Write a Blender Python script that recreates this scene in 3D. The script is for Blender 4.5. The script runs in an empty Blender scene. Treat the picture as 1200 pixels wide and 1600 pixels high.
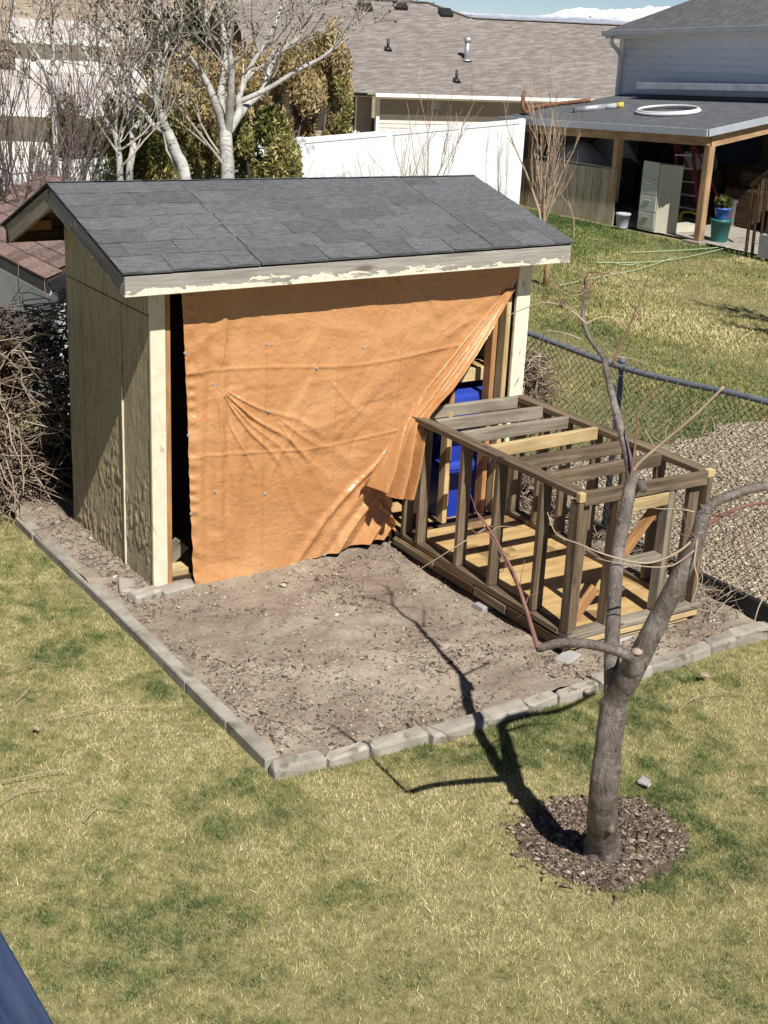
import bpy, math, random
import numpy as np
from mathutils import Vector, Matrix
from math import sin, cos, pi, radians, atan2, sqrt

random.seed(7)
rng = np.random.default_rng(11)
scn = bpy.context.scene
col = scn.collection

# ------------------------------------------------------------------ camera
FOCAL, YAW, PITCH, ROLL = 2126.2, 0.5859, 0.3513, 0.0481      # focal in pixels of a 1200 x 1600 frame
CAM = Vector((-3.3977, -7.9059, 3.7944))
_f = Vector((sin(YAW) * cos(PITCH), cos(YAW) * cos(PITCH), -sin(PITCH)))
_r0 = Vector((cos(YAW), -sin(YAW), 0)); _u0 = _r0.cross(_f)
_r = cos(ROLL) * _r0 + sin(ROLL) * _u0
_u = -sin(ROLL) * _r0 + cos(ROLL) * _u0
cd = bpy.data.cameras.new('camera'); cam = bpy.data.objects.new('camera', cd); col.objects.link(cam)
cd.sensor_fit = 'VERTICAL'; cd.sensor_height = 36; cd.lens = FOCAL * 36 / 1600
cd.clip_start = 0.05; cd.clip_end = 60000
cam.matrix_world = Matrix(((_r.x, _u.x, -_f.x, CAM.x), (_r.y, _u.y, -_f.y, CAM.y), (_r.z, _u.z, -_f.z, CAM.z), (0, 0, 0, 1)))
scn.camera = cam

# ------------------------------------------------------------------ world, sun, exposure
SUN = Vector((0.15, 1.0, -1.22)).normalized()                 # travel direction of the light
elev = math.asin(-SUN.z)
world = bpy.data.worlds.new('World'); scn.world = world; world.use_nodes = True
wn = world.node_tree; bg = wn.nodes['Background']
sky = wn.nodes.new('ShaderNodeTexSky'); sky.sky_type = 'NISHITA'; sky.sun_disc = False
sky.sun_elevation = elev; sky.sun_rotation = atan2(-SUN.x, -SUN.y); sky.altitude = 1500; sky.air_density = 0.5; sky.dust_density = 0.0; sky.ozone_density = 1.2
wn.links.new(sky.outputs[0], bg.inputs[0]); bg.inputs[1].default_value = 0.055
sd = bpy.data.lights.new('sun', 'SUN'); sd.energy = 5.0; sd.angle = radians(0.53); sd.color = (1.0, 0.955, 0.88)
so = bpy.data.objects.new('sun', sd); col.objects.link(so); so.rotation_euler = SUN.to_track_quat('-Z', 'Y').to_euler()
so.location = (-5, -12, 14)
vs = scn.view_settings; vs.view_transform = 'Standard'; vs.look = 'None'; vs.gamma = 1; vs.use_curve_mapping = False; vs.exposure = 0.42

# ------------------------------------------------------------------ survey helpers: a sight line met with a real plane
def sight(px, py): return _f + _r * ((px - 600) / FOCAL) + _u * ((800 - py) / FOCAL)
def at_z(px, py, z=0.0): d = sight(px, py); return CAM + d * ((z - CAM.z) / d.z)
def at_x(px, py, x): d = sight(px, py); return CAM + d * ((x - CAM.x) / d.x)
def at_y(px, py, y): d = sight(px, py); return CAM + d * ((y - CAM.y) / d.y)
def at_d(px, py, dist): return CAM + sight(px, py) * dist

# ------------------------------------------------------------------ object helpers
def tag(o, label=None, cat=None, group=None, kind=None):
    if label: o['label'] = label
    if cat: o['category'] = cat
    if group: o['group'] = group
    if kind: o['kind'] = kind
    return o
def empty(name, loc, label, cat, group=None, rz=0):
    o = bpy.data.objects.new(name, None); col.objects.link(o)
    o.location = loc; o.rotation_euler.z = rz; o.empty_display_size = 0.1
    return tag(o, label, cat, group)
def link(name, me, m, parent=None, loc=None, mw=None):
    o = bpy.data.objects.new(name, me); col.objects.link(o)
    if m is not None and len(me.materials) == 0: me.materials.append(m)
    w = mw if mw is not None else Matrix.Translation(loc if loc is not None else (0, 0, 0))
    if parent is not None:
        o.parent = parent
        pm = Matrix.Translation(parent.location) @ parent.rotation_euler.to_matrix().to_4x4()
        g = parent.parent
        while g is not None:
            pm = Matrix.Translation(g.location) @ g.rotation_euler.to_matrix().to_4x4() @ pm; g = g.parent
        w = pm.inverted() @ w
    l, r, s = w.decompose()
    o.location = l; o.rotation_euler = r.to_euler(); o.scale = s
    return o
def mesh(name, v, f, smooth=False):
    me = bpy.data.meshes.new(name)
    me.from_pydata([tuple(p) for p in v], [], f); me.update()
    if smooth: me.polygons.foreach_set('use_smooth', [True] * len(me.polygons))
    return me
def fastmesh(name, V, F, smooth=False, attr=None):
    """V (n,3) float, F (m,k) int arrays; attr = (name, (m,3)) vector per face"""
    me = bpy.data.meshes.new(name)
    V = np.ascontiguousarray(V, np.float32); F = np.ascontiguousarray(F, np.int32)
    n, k = F.shape
    me.vertices.add(len(V)); me.vertices.foreach_set('co', V.ravel())
    me.loops.add(n * k); me.loops.foreach_set('vertex_index', F.ravel())
    me.polygons.add(n); me.polygons.foreach_set('loop_start', np.arange(0, n * k, k, dtype=np.int32))
    if smooth: me.polygons.foreach_set('use_smooth', np.ones(n, bool))
    me.update(calc_edges=True)
    if attr is not None:
        a = me.attributes.new(attr[0], 'FLOAT_VECTOR', 'FACE'); a.data.foreach_set('vector', np.ascontiguousarray(attr[1], np.float32).ravel())
    return me
def chamfer(l, w, h, c=0.004):
    """a chamfered block centred at the origin: 24 vertices, 26 faces"""
    c = min(c, l * .3, w * .3, h * .3)
    X, Y, Z = l / 2, w / 2, h / 2
    v = []; idx = {}
    for sx in (-1, 1):
        for sy in (-1, 1):
            for sz in (-1, 1):
                for a in range(3):
                    p = [sx * X, sy * Y, sz * Z]
                    for b, s in enumerate((sx, sy, sz)):
                        if b != a: p[b] -= s * c
                    idx[(sx, sy, sz, a)] = len(v); v.append(p)
    f = []
    for a in range(3):
        b, d = [(1, 2), (2, 0), (0, 1)][a]
        for s in (-1, 1):
            q = []
            for (sb, sd_) in ((-1, -1), (1, -1), (1, 1), (-1, 1)):
                k = [0, 0, 0]; k[a] = s; k[b] = sb; k[d] = sd_
                q.append(idx[(k[0], k[1], k[2], a)])
            f.append(q if s > 0 else q[::-1])
        for sb in (-1, 1):
            for sd_ in (-1, 1):
                e = []
                for s in (-1, 1):
                    k = [0, 0, 0]; k[a] = s; k[b] = sb; k[d] = sd_
                    e.append((idx[(*k, b)], idx[(*k, d)]))
                q = [e[0][0], e[1][0], e[1][1], e[0][1]]
                f.append(q if sb * sd_ > 0 else q[::-1])
    for sx in (-1, 1):
        for sy in (-1, 1):
            for sz in (-1, 1):
                t = [idx[(sx, sy, sz, a)] for a in range(3)]
                f.append(t if sx * sy * sz > 0 else t[::-1])
    return v, f
def block(name, lo, hi, m, parent=None, c=0.004, jit=0.0, smooth=False):
    """axis-aligned block between two corners; local X is the longest axis so that grain runs along it"""
    lo = Vector(lo); hi = Vector(hi); d = hi - lo; ctr = (lo + hi) / 2
    ax = sorted(range(3), key=lambda a: -d[a])
    basis = Matrix.Identity(3)
    cols = [Vector((0, 0, 0)) for _ in range(3)]
    for i, a in enumerate(ax): cols[i][a] = 1
    if cols[0].cross(cols[1]).dot(cols[2]) < 0: cols[2] = -cols[2]
    R = Matrix((cols[0], cols[1], cols[2])).transposed()
    v, f = chamfer(d[ax[0]], d[ax[1]], d[ax[2]], c)
    if jit: v = [[p[0] + random.uniform(-jit, jit), p[1] + random.uniform(-jit, jit), p[2] + random.uniform(-jit, jit)] for p in v]
    tw = Matrix.Rotation(random.gauss(0, WARP), 4, 'X') @ Matrix.Rotation(random.gauss(0, WARP * .5), 4, 'Y') @ Matrix.Rotation(random.gauss(0, WARP * .5), 4, 'Z') if WARP else Matrix.Identity(4)
    return link(name, mesh(name, v, f), m, parent, mw=Matrix.Translation(ctr) @ R.to_4x4() @ tw)
def beam(name, a, b, w, h, m, parent=None, up=(0, 0, 1), c=0.004):
    """a board from a to b, w across, h along 'up'"""
    a = Vector(a); b = Vector(b); x = (b - a); L = x.length; x.normalize()
    up = Vector(up); y = up.cross(x).normalized(); z = x.cross(y)
    v, f = chamfer(L, w, h, c)
    R = Matrix((x, y, z)).transposed().to_4x4()
    return link(name, mesh(name, v, f), m, parent, mw=Matrix.Translation((a + b) / 2) @ R)
WARP = 0.0
class MB:
    def __init__(s): s.V = []; s.F = []; s.n = 0
    def add(s, v, f):
        s.V += [tuple(p) for p in v]; s.F += [tuple(i + s.n for i in q) for q in f]; s.n = len(s.V)
    def box(s, lo, hi):
        x0, y0, z0 = lo; x1, y1, z1 = hi
        s.add([(x0, y0, z0), (x1, y0, z0), (x1, y1, z0), (x0, y1, z0), (x0, y0, z1), (x1, y0, z1), (x1, y1, z1), (x0, y1, z1)],
              [(3, 2, 1, 0), (4, 5, 6, 7), (0, 1, 5, 4), (1, 2, 6, 5), (2, 3, 7, 6), (3, 0, 4, 7)])
    def tube(s, pts, rad, sides=5, cap=True):
        pts = [Vector(p) for p in pts]; n = len(pts)
        if not hasattr(rad, '__len__'): rad = [rad] * n
        ref = Vector((0.31, 0.17, 0.93)); v = []; f = []
        prev = None
        for i, p in enumerate(pts):
            t = (pts[min(i + 1, n - 1)] - pts[max(i - 1, 0)])
            if t.length < 1e-9: t = Vector((0, 0, 1))
            t.normalize()
            if prev is None:
                a = t.cross(ref)
                if a.length < 1e-3: a = t.cross(Vector((1, 0, 0)))
            else: a = prev - t * prev.dot(t)
            a.normalize(); prev = a; b = t.cross(a)
            for k in range(sides):
                an = 2 * pi * k / sides
                v.append(p + (a * cos(an) + b * sin(an)) * rad[i])
        for i in range(n - 1):
            for k in range(sides):
                k2 = (k + 1) % sides
                f.append((i * sides + k, i * sides + k2, (i + 1) * sides + k2, (i + 1) * sides + k))
        if cap:
            f.append(tuple(range(sides))[::-1]); f.append(tuple((n - 1) * sides + k for k in range(sides)))
        s.add(v, f)
    def build(s, name, m, parent=None, smooth=False, loc=None):
        V = s.V
        if loc is not None: V = [(p[0] - loc[0], p[1] - loc[1], p[2] - loc[2]) for p in V]
        return link(name, mesh(name, V, s.F, smooth), m, parent, loc=loc)
def spline(pts, rad, n=6):
    """Catmull-Rom through points and radii"""
    P = [Vector(p) for p in pts]; out = []; rr = []
    for i in range(len(P) - 1):
        p0 = P[max(i - 1, 0)]; p1 = P[i]; p2 = P[i + 1]; p3 = P[min(i + 2, len(P) - 1)]
        for k in range(n):
            t = k / n
            out.append(0.5 * ((2 * p1) + (p2 - p0) * t + (2 * p0 - 5 * p1 + 4 * p2 - p3) * t * t + (3 * p1 - p0 - 3 * p2 + p3) * t ** 3))
            rr.append(rad[i] * (1 - t) + rad[i + 1] * t)
    out.append(P[-1]); rr.append(rad[-1])
    return out, rr
# ---- numpy noise
_perm = np.random.default_rng(3).random((256, 256))
def vnoise(x, y):
    xi = np.floor(x).astype(int); yi = np.floor(y).astype(int); fx = x - xi; fy = y - yi
    fx = fx * fx * (3 - 2 * fx); fy = fy * fy * (3 - 2 * fy)
    g = lambda a, b: _perm[a & 255, b & 255]
    return (g(xi, yi) * (1 - fx) + g(xi + 1, yi) * fx) * (1 - fy) + (g(xi, yi + 1) * (1 - fx) + g(xi + 1, yi + 1) * fx) * fy
def fbm(x, y, s=1.0, o=4):
    x = np.asarray(x, float) * s + 37.2; y = np.asarray(y, float) * s + 11.7; r = 0; a = .5; t = 0
    for _ in range(o):
        r = r + a * vnoise(x, y); t += a; a *= .5; x = x * 2.03 + 5.1; y = y * 2.03 + 9.3
    return r / t

# ------------------------------------------------------------------ materials
def lin(c): return (*c, 1.0)
class NT:
    def __init__(s, name):
        s.m = bpy.data.materials.new(name); s.m.use_nodes = True
        s.t = s.m.node_tree; s.b = s.t.nodes['Principled BSDF']; s.co = s.t.nodes.new('ShaderNodeTexCoord')
    def n(s, typ, ins=None, **kw):
        x = s.t.nodes.new(typ)
        for k, v in kw.items(): setattr(x, k, v)
        for k, v in (ins or {}).items():
            if isinstance(v, bpy.types.NodeSocket): s.t.links.new(v, x.inputs[k])
            else: x.inputs[k].default_value = v
        return x
    def coord(s, kind='Object', scale=(1, 1, 1), rnd=True):
        mp = s.n('ShaderNodeMapping', {'Vector': s.co.outputs[kind], 'Scale': scale})
        if rnd and kind == 'Object':
            oi = s.n('ShaderNodeObjectInfo')
            mu = s.n('ShaderNodeMath', {0: oi.outputs['Random'], 1: 57.0}, operation='MULTIPLY')
            s.t.links.new(mu.outputs[0], mp.inputs['Location'])
        return mp.outputs[0]
    def noise(s, vec, scale, detail=4, rough=.55, dist=0.0):
        return s.n('ShaderNodeTexNoise', {'Vector': vec, 'Scale': scale, 'Detail': detail, 'Roughness': rough, 'Distortion': dist}).outputs['Fac']
    def ramp(s, fac, stops):
        x = s.n('ShaderNodeValToRGB', {'Fac': fac}); cr = x.color_ramp
        while len(cr.elements) < len(stops): cr.elements.new(0.5)
        for e, (p, c) in zip(cr.elements, stops): e.position = p; e.color = lin(c) if hasattr(c, '__len__') else (c, c, c, 1)
        return x.outputs['Color']
    def mix(s, fac, a, b, mode='MIX'):
        x = s.n('ShaderNodeMix', data_type='RGBA', blend_type=mode)
        for i, v in ((0, fac), (6, a), (7, b)):
            if isinstance(v, bpy.types.NodeSocket): s.t.links.new(v, x.inputs[i])
            else: x.inputs[i].default_value = v if i == 0 else lin(v)
        return x.outputs[2]
    def bump(s, h, strength, dist=0.01):
        x = s.n('ShaderNodeBump', {'Height': h, 'Strength': strength, 'Distance': dist}); s.t.links.new(x.outputs[0], s.b.inputs['Normal'])
    def vary(s, c, amt):
        oi = s.n('ShaderNodeObjectInfo')
        v = s.n('ShaderNodeMapRange', {'Value': oi.outputs['Random'], 'To Min': 1 - amt, 'To Max': 1 + amt}).outputs[0]
        h = s.n('ShaderNodeHueSaturation', {'Color': c, 'Value': v}); return h.outputs[0]
    def out(s, c, rough=.8, spec=.3):
        if isinstance(c, bpy.types.NodeSocket): s.t.links.new(c, s.b.inputs['Base Color'])
        else: s.b.inputs['Base Color'].default_value = lin(c)
        if isinstance(rough, bpy.types.NodeSocket): s.t.links.new(rough, s.b.inputs['Roughness'])
        else: s.b.inputs['Roughness'].default_value = rough
        s.b.inputs['Specular IOR Level'].default_value = spec
        return s.m
def grainy(name, cols, scale=3, stretch=(1, 1, 1), rough=.85, bump=.3, bs=None, vary=.12, kind='Object', detail=5, spec=.25, dist=.004, spots=None, rnd=True):
    t = NT(name); v = t.coord(kind, stretch, rnd)
    n = t.noise(v, scale, detail, .6)
    k = len(cols)
    c = t.ramp(n, [(.28 + .44 * i / max(1, k - 1), x) for i, x in enumerate(cols)])
    if spots:
        c2, sc, th = spots
        sp = t.ramp(t.noise(t.coord(kind, (1, 1, 1), rnd), sc, 3), [(th - .03, 0.0), (th + .03, 1.0)])
        c = t.mix(sp, c, c2)
    if vary: c = t.vary(c, vary)
    if bump: t.bump(t.noise(v, bs or scale * 3, 4, .6), bump, dist)
    return t.out(c, rough, spec)
def wood(name, cols, knots=True, rough=.82, vary=.14, paint=None):
    """long grain along local X, knots, optional flaking paint (colour, threshold)"""
    t = NT(name); v = t.coord('Object', (.55, 9, 9))
    g = t.noise(v, 3.2, 6, .62, .4)
    k = len(cols)
    c = t.ramp(g, [(.27 + .46 * i / (k - 1), x) for i, x in enumerate(cols)])
    fine = t.noise(t.coord('Object', (1.5, 60, 60)), 3, 3, .6)
    c = t.mix(.45, c, t.mix(1.0, c, t.ramp(fine, [(.3, .45), (.7, 1.0)]), 'MULTIPLY'))
    c = t.mix(.7, c, t.mix(1.0, c, t.ramp(t.noise(t.coord('Object', (1.2, 3, 3)), 1.8, 4, .65), [(.32, .5), (.62, 1.12)]), 'MULTIPLY'))
    if knots:
        vo = t.n('ShaderNodeTexVoronoi', {'Vector': t.coord('Object', (2.6, 9, 9)), 'Scale': 1.0}).outputs['Distance']
        kn = t.ramp(vo, [(.045, 1.0), (.11, 0.0)])
        c = t.mix(kn, c, tuple(x * .38 for x in cols[0]))
    if paint:
        pc, th = paint
        pm = t.ramp(t.noise(t.coord('Object', (2.2, 7, 7)), 2.4, 6, .65, .6), [(th - .015, 1.0), (th + .015, 0.0)])
        pn = t.ramp(t.noise(t.coord('Object'), 14, 4), [(.3, tuple(x * .82 for x in pc)), (.65, pc)])
        c = t.mix(pm, c, pn)
    c = t.vary(c, vary)
    t.bump(g, .35, .004)
    return t.out(c, rough, .25)
M = {}
M['weathered'] = wood('weathered_wood', [(.075, .053, .034), (.175, .128, .083), (.29, .23, .16)])
M['greywood'] = wood('grey_wood', [(.16, .135, .10), (.30, .26, .20), (.40, .36, .29)])
M['fresh'] = wood('fresh_pine', [(.50, .35, .16), (.63, .47, .24), (.72, .57, .33)])
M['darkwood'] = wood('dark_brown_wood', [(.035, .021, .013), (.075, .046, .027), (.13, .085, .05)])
M['orangewood'] = wood('orange_pine', [(.30, .14, .055), (.46, .24, .10), (.56, .32, .15)])
M['cream'] = wood('cream_paint', [(.55, .48, .33), (.72, .65, .47), (.80, .73, .56)], knots=False, paint=((.80, .735, .56), .62))
M['fascia'] = wood('weathered_fascia', [(.30, .28, .25), (.42, .39, .35), (.55, .52, .46)], paint=((.80, .77, .66), .47))
def mat_fascia():
    t = NT('peeling_fascia'); v = t.coord('Object', (.55, 9, 9)); g = t.noise(v, 3.2, 6, .62, .4)
    c = t.ramp(g, [(.27, (.24, .225, .20)), (.5, (.36, .34, .305)), (.73, (.47, .45, .40))])
    fine = t.noise(t.coord('Object', (1.2, 70, 70)), 3, 3, .6); c = t.mix(.5, c, t.mix(1.0, c, t.ramp(fine, [(.3, .4), (.65, 1.0)]), 'MULTIPLY'))
    vo = t.n('ShaderNodeTexVoronoi', {'Vector': t.coord('Object', (1.5, 6, 6)), 'Scale': 1.0}).outputs['Distance']
    c = t.mix(t.ramp(vo, [(.06, .9), (.16, 0.0)]), c, (.15, .12, .085))
    z = t.n('ShaderNodeSeparateXYZ', {0: t.co.outputs['Object']}).outputs[2]
    e = t.noise(t.coord('Object', (2.6, 5, 9)), 2.6, 6, .62, .5)
    h = t.n('ShaderNodeMath', {0: z, 1: 4.6}, operation='MULTIPLY').outputs[0]
    h = t.n('ShaderNodeMath', {0: e, 1: h}, operation='ADD').outputs[0]
    pm = t.ramp(h, [(.375, 1.0), (.39, 0.0)])
    c = t.mix(pm, c, t.ramp(t.noise(t.coord('Object'), 20, 4), [(.3, (.60, .56, .44)), (.55, (.74, .70, .57))]))
    ck = t.ramp(h, [(.372, 0.0), (.385, .8), (.40, 0.0)]); c = t.mix(ck, c, (.13, .11, .09))
    t.bump(h, .3, .01); return t.out(c, .85, .2)
M['peelfascia'] = mat_fascia()
M['rake'] = wood('weathered_rake', [(.17, .165, .16), (.26, .25, .235), (.34, .33, .30)], paint=((.62, .58, .46), .36))
M['plyfloor'] = grainy('plywood_floor', [(.30, .185, .075), (.46, .31, .135), (.56, .40, .19)], 2.4, (5, 1.1, 2), .75, .2, vary=0, spots=((.24, .15, .07), 3.0, .60))
M['concrete'] = grainy('old_concrete', [(.21, .195, .16), (.31, .288, .245), (.38, .355, .305)], 9, rough=.93, bump=.6, bs=45, vary=.12, spots=((.17, .16, .12), 5, .66))
M['paver'] = grainy('tumbled_paver', [(.21, .19, .155), (.31, .285, .24), (.385, .355, .30)], 7, rough=.93, bump=.6, bs=40, vary=.2, spots=((.16, .15, .11), 6, .64))
M['blockgrey'] = grainy('grey_block', [(.30, .29, .28), (.42, .41, .39)], 9, rough=.95, bump=.6, bs=50)
M['galv'] = grainy('galvanized_steel', [(.38, .40, .43), (.52, .54, .57)], 8, rough=.45, bump=.1, spec=.5, vary=.08); M['galv'].node_tree.nodes['Principled BSDF'].inputs['Metallic'].default_value = .6
M['railblue'] = grainy('rail_paint', [(.11, .125, .155), (.18, .20, .24)], 8, rough=.5, bump=.1, spec=.4, vary=0)
M['trough'] = grainy('trough_metal', [(.30, .33, .37), (.55, .58, .62)], 4, rough=.5, bump=.1, vary=0)
M['wire'] = grainy('fence_wire', [(.05, .045, .04), (.15, .14, .13)], 6, rough=.7, bump=0, vary=0)
M['blackboard'] = grainy('black_edging', [(.012, .012, .014), (.03, .03, .032)], 6, rough=.7, bump=.2)
M['white'] = grainy('white_vinyl', [(.85, .875, .91), (.88, .905, .94)], 2, rough=.45, bump=.03, vary=.03)
M['whitetrim'] = grainy('white_trim', [(.74, .74, .73), (.82, .82, .80)], 2, rough=.55, bump=.05, vary=.03)
M['dirtylow'] = grainy('pale_blue_paint', [(.42, .46, .50), (.55, .58, .60)], 4, rough=.8, bump=.15)

def mat_shingle(name, base, tint, vary=.2, spk=.5):
    t = NT(name); v = t.coord('Object')
    n1 = t.noise(v, 90, 3, .7); n2 = t.noise(t.coord('Object', (6, 26, 26)), 2.2, 4, .6)
    c = t.ramp(n1, [(.35, tuple(x * (1 - spk) for x in base)), (.52, base), (.72, tint)])
    c = t.mix(.55, c, t.ramp(n2, [(.35, tuple(x * .8 for x in base)), (.62, tuple(x * 1.15 for x in tint))]))
    sp = t.ramp(t.noise(t.coord('Object', (11, 46, 46)), 2.6, 3, .6), [(.60, 0.0), (.70, .55)]); c = t.mix(sp, c, tuple(min(.9, x * 1.75) for x in tint))
    c = t.vary(c, vary); t.bump(n1, .5, .004)
    return t.out(c, .9, .3)
M['shingle'] = mat_shingle('charcoal_shingle', (.088, .091, .101), (.138, .142, .153), .15, .42)
M['redtile'] = mat_shingle('reddish_shingle', (.15, .095, .085), (.245, .175, .158), .3)
def mat_siding_rough():
    t = NT('rough_siding'); v = t.coord('Object', (1, 1, 1), False)
    st = t.noise(t.coord('Object', (8, 8, .9), False), 3, 6, .7)
    c = t.ramp(st, [(.25, (.16, .13, .078)), (.42, (.39, .33, .205)), (.7, (.54, .465, .305))])
    fl = t.ramp(t.noise(t.coord('Object', (30, 30, 9), False), 2.2, 3), [(.60, 0.0), (.68, 1.0)])
    c = t.mix(fl, c, (.30, .26, .17))
    cr = t.ramp(t.noise(t.coord('Object', (40, 40, 2.2), False), 1.3, 2), [(.30, 1.0), (.345, 0.0)])
    c = t.mix(cr, c, (.10, .085, .055))
    h = t.noise(t.coord('Object', (26, 26, 12), False), 2.2, 5, .7)
    t.bump(h, 1.0, .018)
    return t.out(c, .9, .2)
M['siding'] = mat_siding_rough()
def mat_tarp():
    t = NT('orange_tarp'); v = t.coord('Object', (1, 1, 1), False)
    n = t.noise(v, 2.2, 5, .6)
    c = t.ramp(n, [(.3, (.44, .21, .08)), (.55, (.50, .255, .108)), (.75, (.56, .31, .145))])
    w = t.noise(t.coord('Object', (1, 1, 1.3), False), 13, 5, .65, 1.6)
    w2 = t.noise(t.coord('Object', (1.2, 1, .8), False), 38, 3, .6, .8)
    h = t.n('ShaderNodeMath', {0: w, 1: t.n('ShaderNodeMath', {0: w2, 1: .35}, operation='MULTIPLY').outputs[0]}, operation='ADD').outputs[0]
    dn = t.n('ShaderNodeTexNoise', {'Vector': v, 'Scale': 6.0, 'Detail': 3.0}).outputs['Color']
    dv = t.n('ShaderNodeVectorMath', {0: v, 1: t.n('ShaderNodeVectorMath', {0: dn, 1: (.16, .16, .16)}, operation='MULTIPLY').outputs[0]}, operation='ADD').outputs[0]
    f1 = t.n('ShaderNodeTexVoronoi', {'Vector': dv, 'Scale': 11.0}).outputs['Distance']
    f2 = t.n('ShaderNodeTexVoronoi', {'Vector': dv, 'Scale': 27.0}).outputs['Distance']
    hs = t.n('ShaderNodeMath', {0: f1, 1: t.n('ShaderNodeMath', {0: f2, 1: .45}, operation='MULTIPLY').outputs[0]}, operation='ADD').outputs[0]
    hs = t.n('ShaderNodeMath', {0: hs, 1: t.n('ShaderNodeMath', {0: h, 1: .35}, operation='MULTIPLY').outputs[0]}, operation='ADD').outputs[0]
    t.bump(hs, .27, .014)
    return t.out(c, .29, .5)
M['tarp'] = mat_tarp()
def mat_plastic(name, c, rough=.4): return grainy(name, [tuple(x * .85 for x in c), c], 3, rough=rough, bump=.05, vary=0, spec=.5)
M['binblue'] = mat_plastic('blue_plastic', (.018, .045, .40))
M['binlid'] = mat_plastic('blue_lid_plastic', (.035, .075, .48))
def mat_attr(name, stops, rough=.8, translucent=0.0, spec=.2):
    """colour from the face attribute 'tint': x picks the hue, y the brightness"""
    t = NT(name); a = t.n('ShaderNodeAttribute', attribute_name='tint'); s = t.n('ShaderNodeSeparateXYZ', {0: a.outputs['Vector']})
    c = t.ramp(s.outputs[0], stops)
    h = t.n('ShaderNodeHueSaturation', {'Color': c, 'Value': s.outputs[1]}).outputs[0]
    m = t.out(h, rough, spec)
    if translucent:
        tr = t.n('ShaderNodeBsdfTranslucent', {'Color': h}); mx = t.n('ShaderNodeMixShader', {0: translucent, 1: t.b.outputs[0], 2: tr.outputs[0]})
        t.t.links.new(mx.outputs[0], t.t.nodes['Material Output'].inputs[0])
    return m
M['grass'] = mat_attr('lawn_blades', [(0, (.05, .105, .03)), (.3, (.135, .195, .055)), (.55, (.29, .30, .11)), (.8, (.49, .44, .20)), (1, (.68, .60, .34))], .75, .15)
M['chips'] = mat_attr('bark_chips', [(0, (.07, .05, .038)), (.4, (.16, .12, .09)), (.75, (.28, .22, .17)), (1, (.50, .43, .34))], .9)
M['rocks'] = mat_attr('pale_gravel', [(0, (.19, .16, .115)), (.5, (.38, .33, .25)), (1, (.62, .56, .45))], .9)
M['gravelchips'] = mat_attr('tan_gravel', [(0, (.18, .145, .095)), (.5, (.36, .305, .215)), (1, (.58, .51, .39))], .9)
M['evergreen'] = mat_attr('evergreen_leaves', [(0, (.035, .05, .016)), (.35, (.115, .135, .036)), (.7, (.27, .255, .075)), (1, (.50, .42, .20))], .6, .2)
M['arbor'] = mat_attr('browning_foliage', [(0, (.12, .10, .05)), (.4, (.33, .25, .115)), (.8, (.52, .41, .21)), (1, (.64, .54, .34))], .7, .2)
M['conifer'] = mat_attr('conifer_needles', [(0, (.02, .03, .014)), (1, (.075, .09, .04))], .7, .1)
M['brush'] = mat_attr('dry_brush', [(0, (.05, .034, .024)), (.4, (.17, .125, .09)), (.8, (.34, .275, .21)), (1, (.50, .42, .33))], .9)
M['deadleaf'] = mat_attr('dead_leaves', [(0, (.03, .02, .013)), (.6, (.10, .065, .04)), (1, (.22, .15, .09))], .9, .1)
M['ground'] = grainy('lawn_soil', [(.11, .10, .045), (.20, .18, .082), (.29, .255, .135)], 22.0, rough=.95, bump=.6, bs=40, vary=0, rnd=False)
M['farfield'] = grainy('far_field', [(.20, .165, .09), (.30, .25, .15), (.34, .30, .20)], .03, rough=.95, bump=0, vary=0, rnd=False)
def mat_dirt():
    t = NT('dry_dirt'); v = t.coord('Object', (1, 1, 1), False)
    n = t.noise(v, 1.6, 6, .6); n2 = t.noise(v, 28, 5, .7)
    c = t.ramp(n, [(.32, (.25, .205, .158)), (.5, (.34, .286, .226)), (.68, (.42, .362, .292))])
    c = t.mix(t.ramp(t.noise(v, .9, 5, .65), [(.46, 0.0), (.60, .65)]), c, (.20, .152, .118))
    c = t.mix(.5, c, t.mix(1.0, c, t.ramp(n2, [(.3, .5), (.65, 1.1)]), 'MULTIPLY'))
    t.bump(n2, .7, .02); return t.out(c, .97, .15)
M['dirt'] = mat_dirt()
M['graybed'] = grainy('gravel_bed', [(.24, .20, .14), (.35, .30, .215), (.44, .385, .29)], 14, rough=.95, bump=.6, bs=40, vary=0, rnd=False)
def mat_bark_fruit():
    t = NT('fruit_bark'); v = t.coord('Object', (1, 1, 1), False)
    n = t.noise(v, 7, 5, .6)
    c = t.ramp(n, [(.28, (.062, .05, .043)), (.5, (.15, .124, .108)), (.72, (.28, .245, .22))])
    rings = t.noise(t.coord('Object', (6, 6, 42), False), 2.0, 3, .6)
    fl = t.noise(t.coord('Object', (1, 1, .45), False), 55, 5, .7); c = t.mix(.6, c, t.mix(1.0, c, t.ramp(fl, [(.32, .35), (.6, 1.15)]), 'MULTIPLY'))
    c = t.mix(t.ramp(rings, [(.60, 0.0), (.70, .6)]), c, (.33, .29, .265))
    dk = t.ramp(t.noise(t.coord('Object', (16, 16, 5), False), 2.5, 4), [(.30, .85), (.40, 0.0)])
    c = t.mix(dk, c, (.045, .036, .033))
    h = t.noise(t.coord('Object', (22, 22, 9), False), 2.4, 5, .7)
    t.bump(h, .9, .014); return t.out(c, .46, .45)
M['fruitbark'] = mat_bark_fruit()
M['twigred'] = grainy('red_twig', [(.15, .07, .055), (.26, .14, .11)], 6, rough=.6, bump=0, vary=0, rnd=False)
M['twigtan'] = grainy('tan_twig', [(.30, .215, .15), (.46, .36, .26)], 6, rough=.7, bump=0, vary=0, rnd=False)
M['cutwood'] = grainy('cut_branch', [(.27, .21, .15), (.42, .35, .27)], 12, rough=.8, bump=.2, vary=0, rnd=False)
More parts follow.
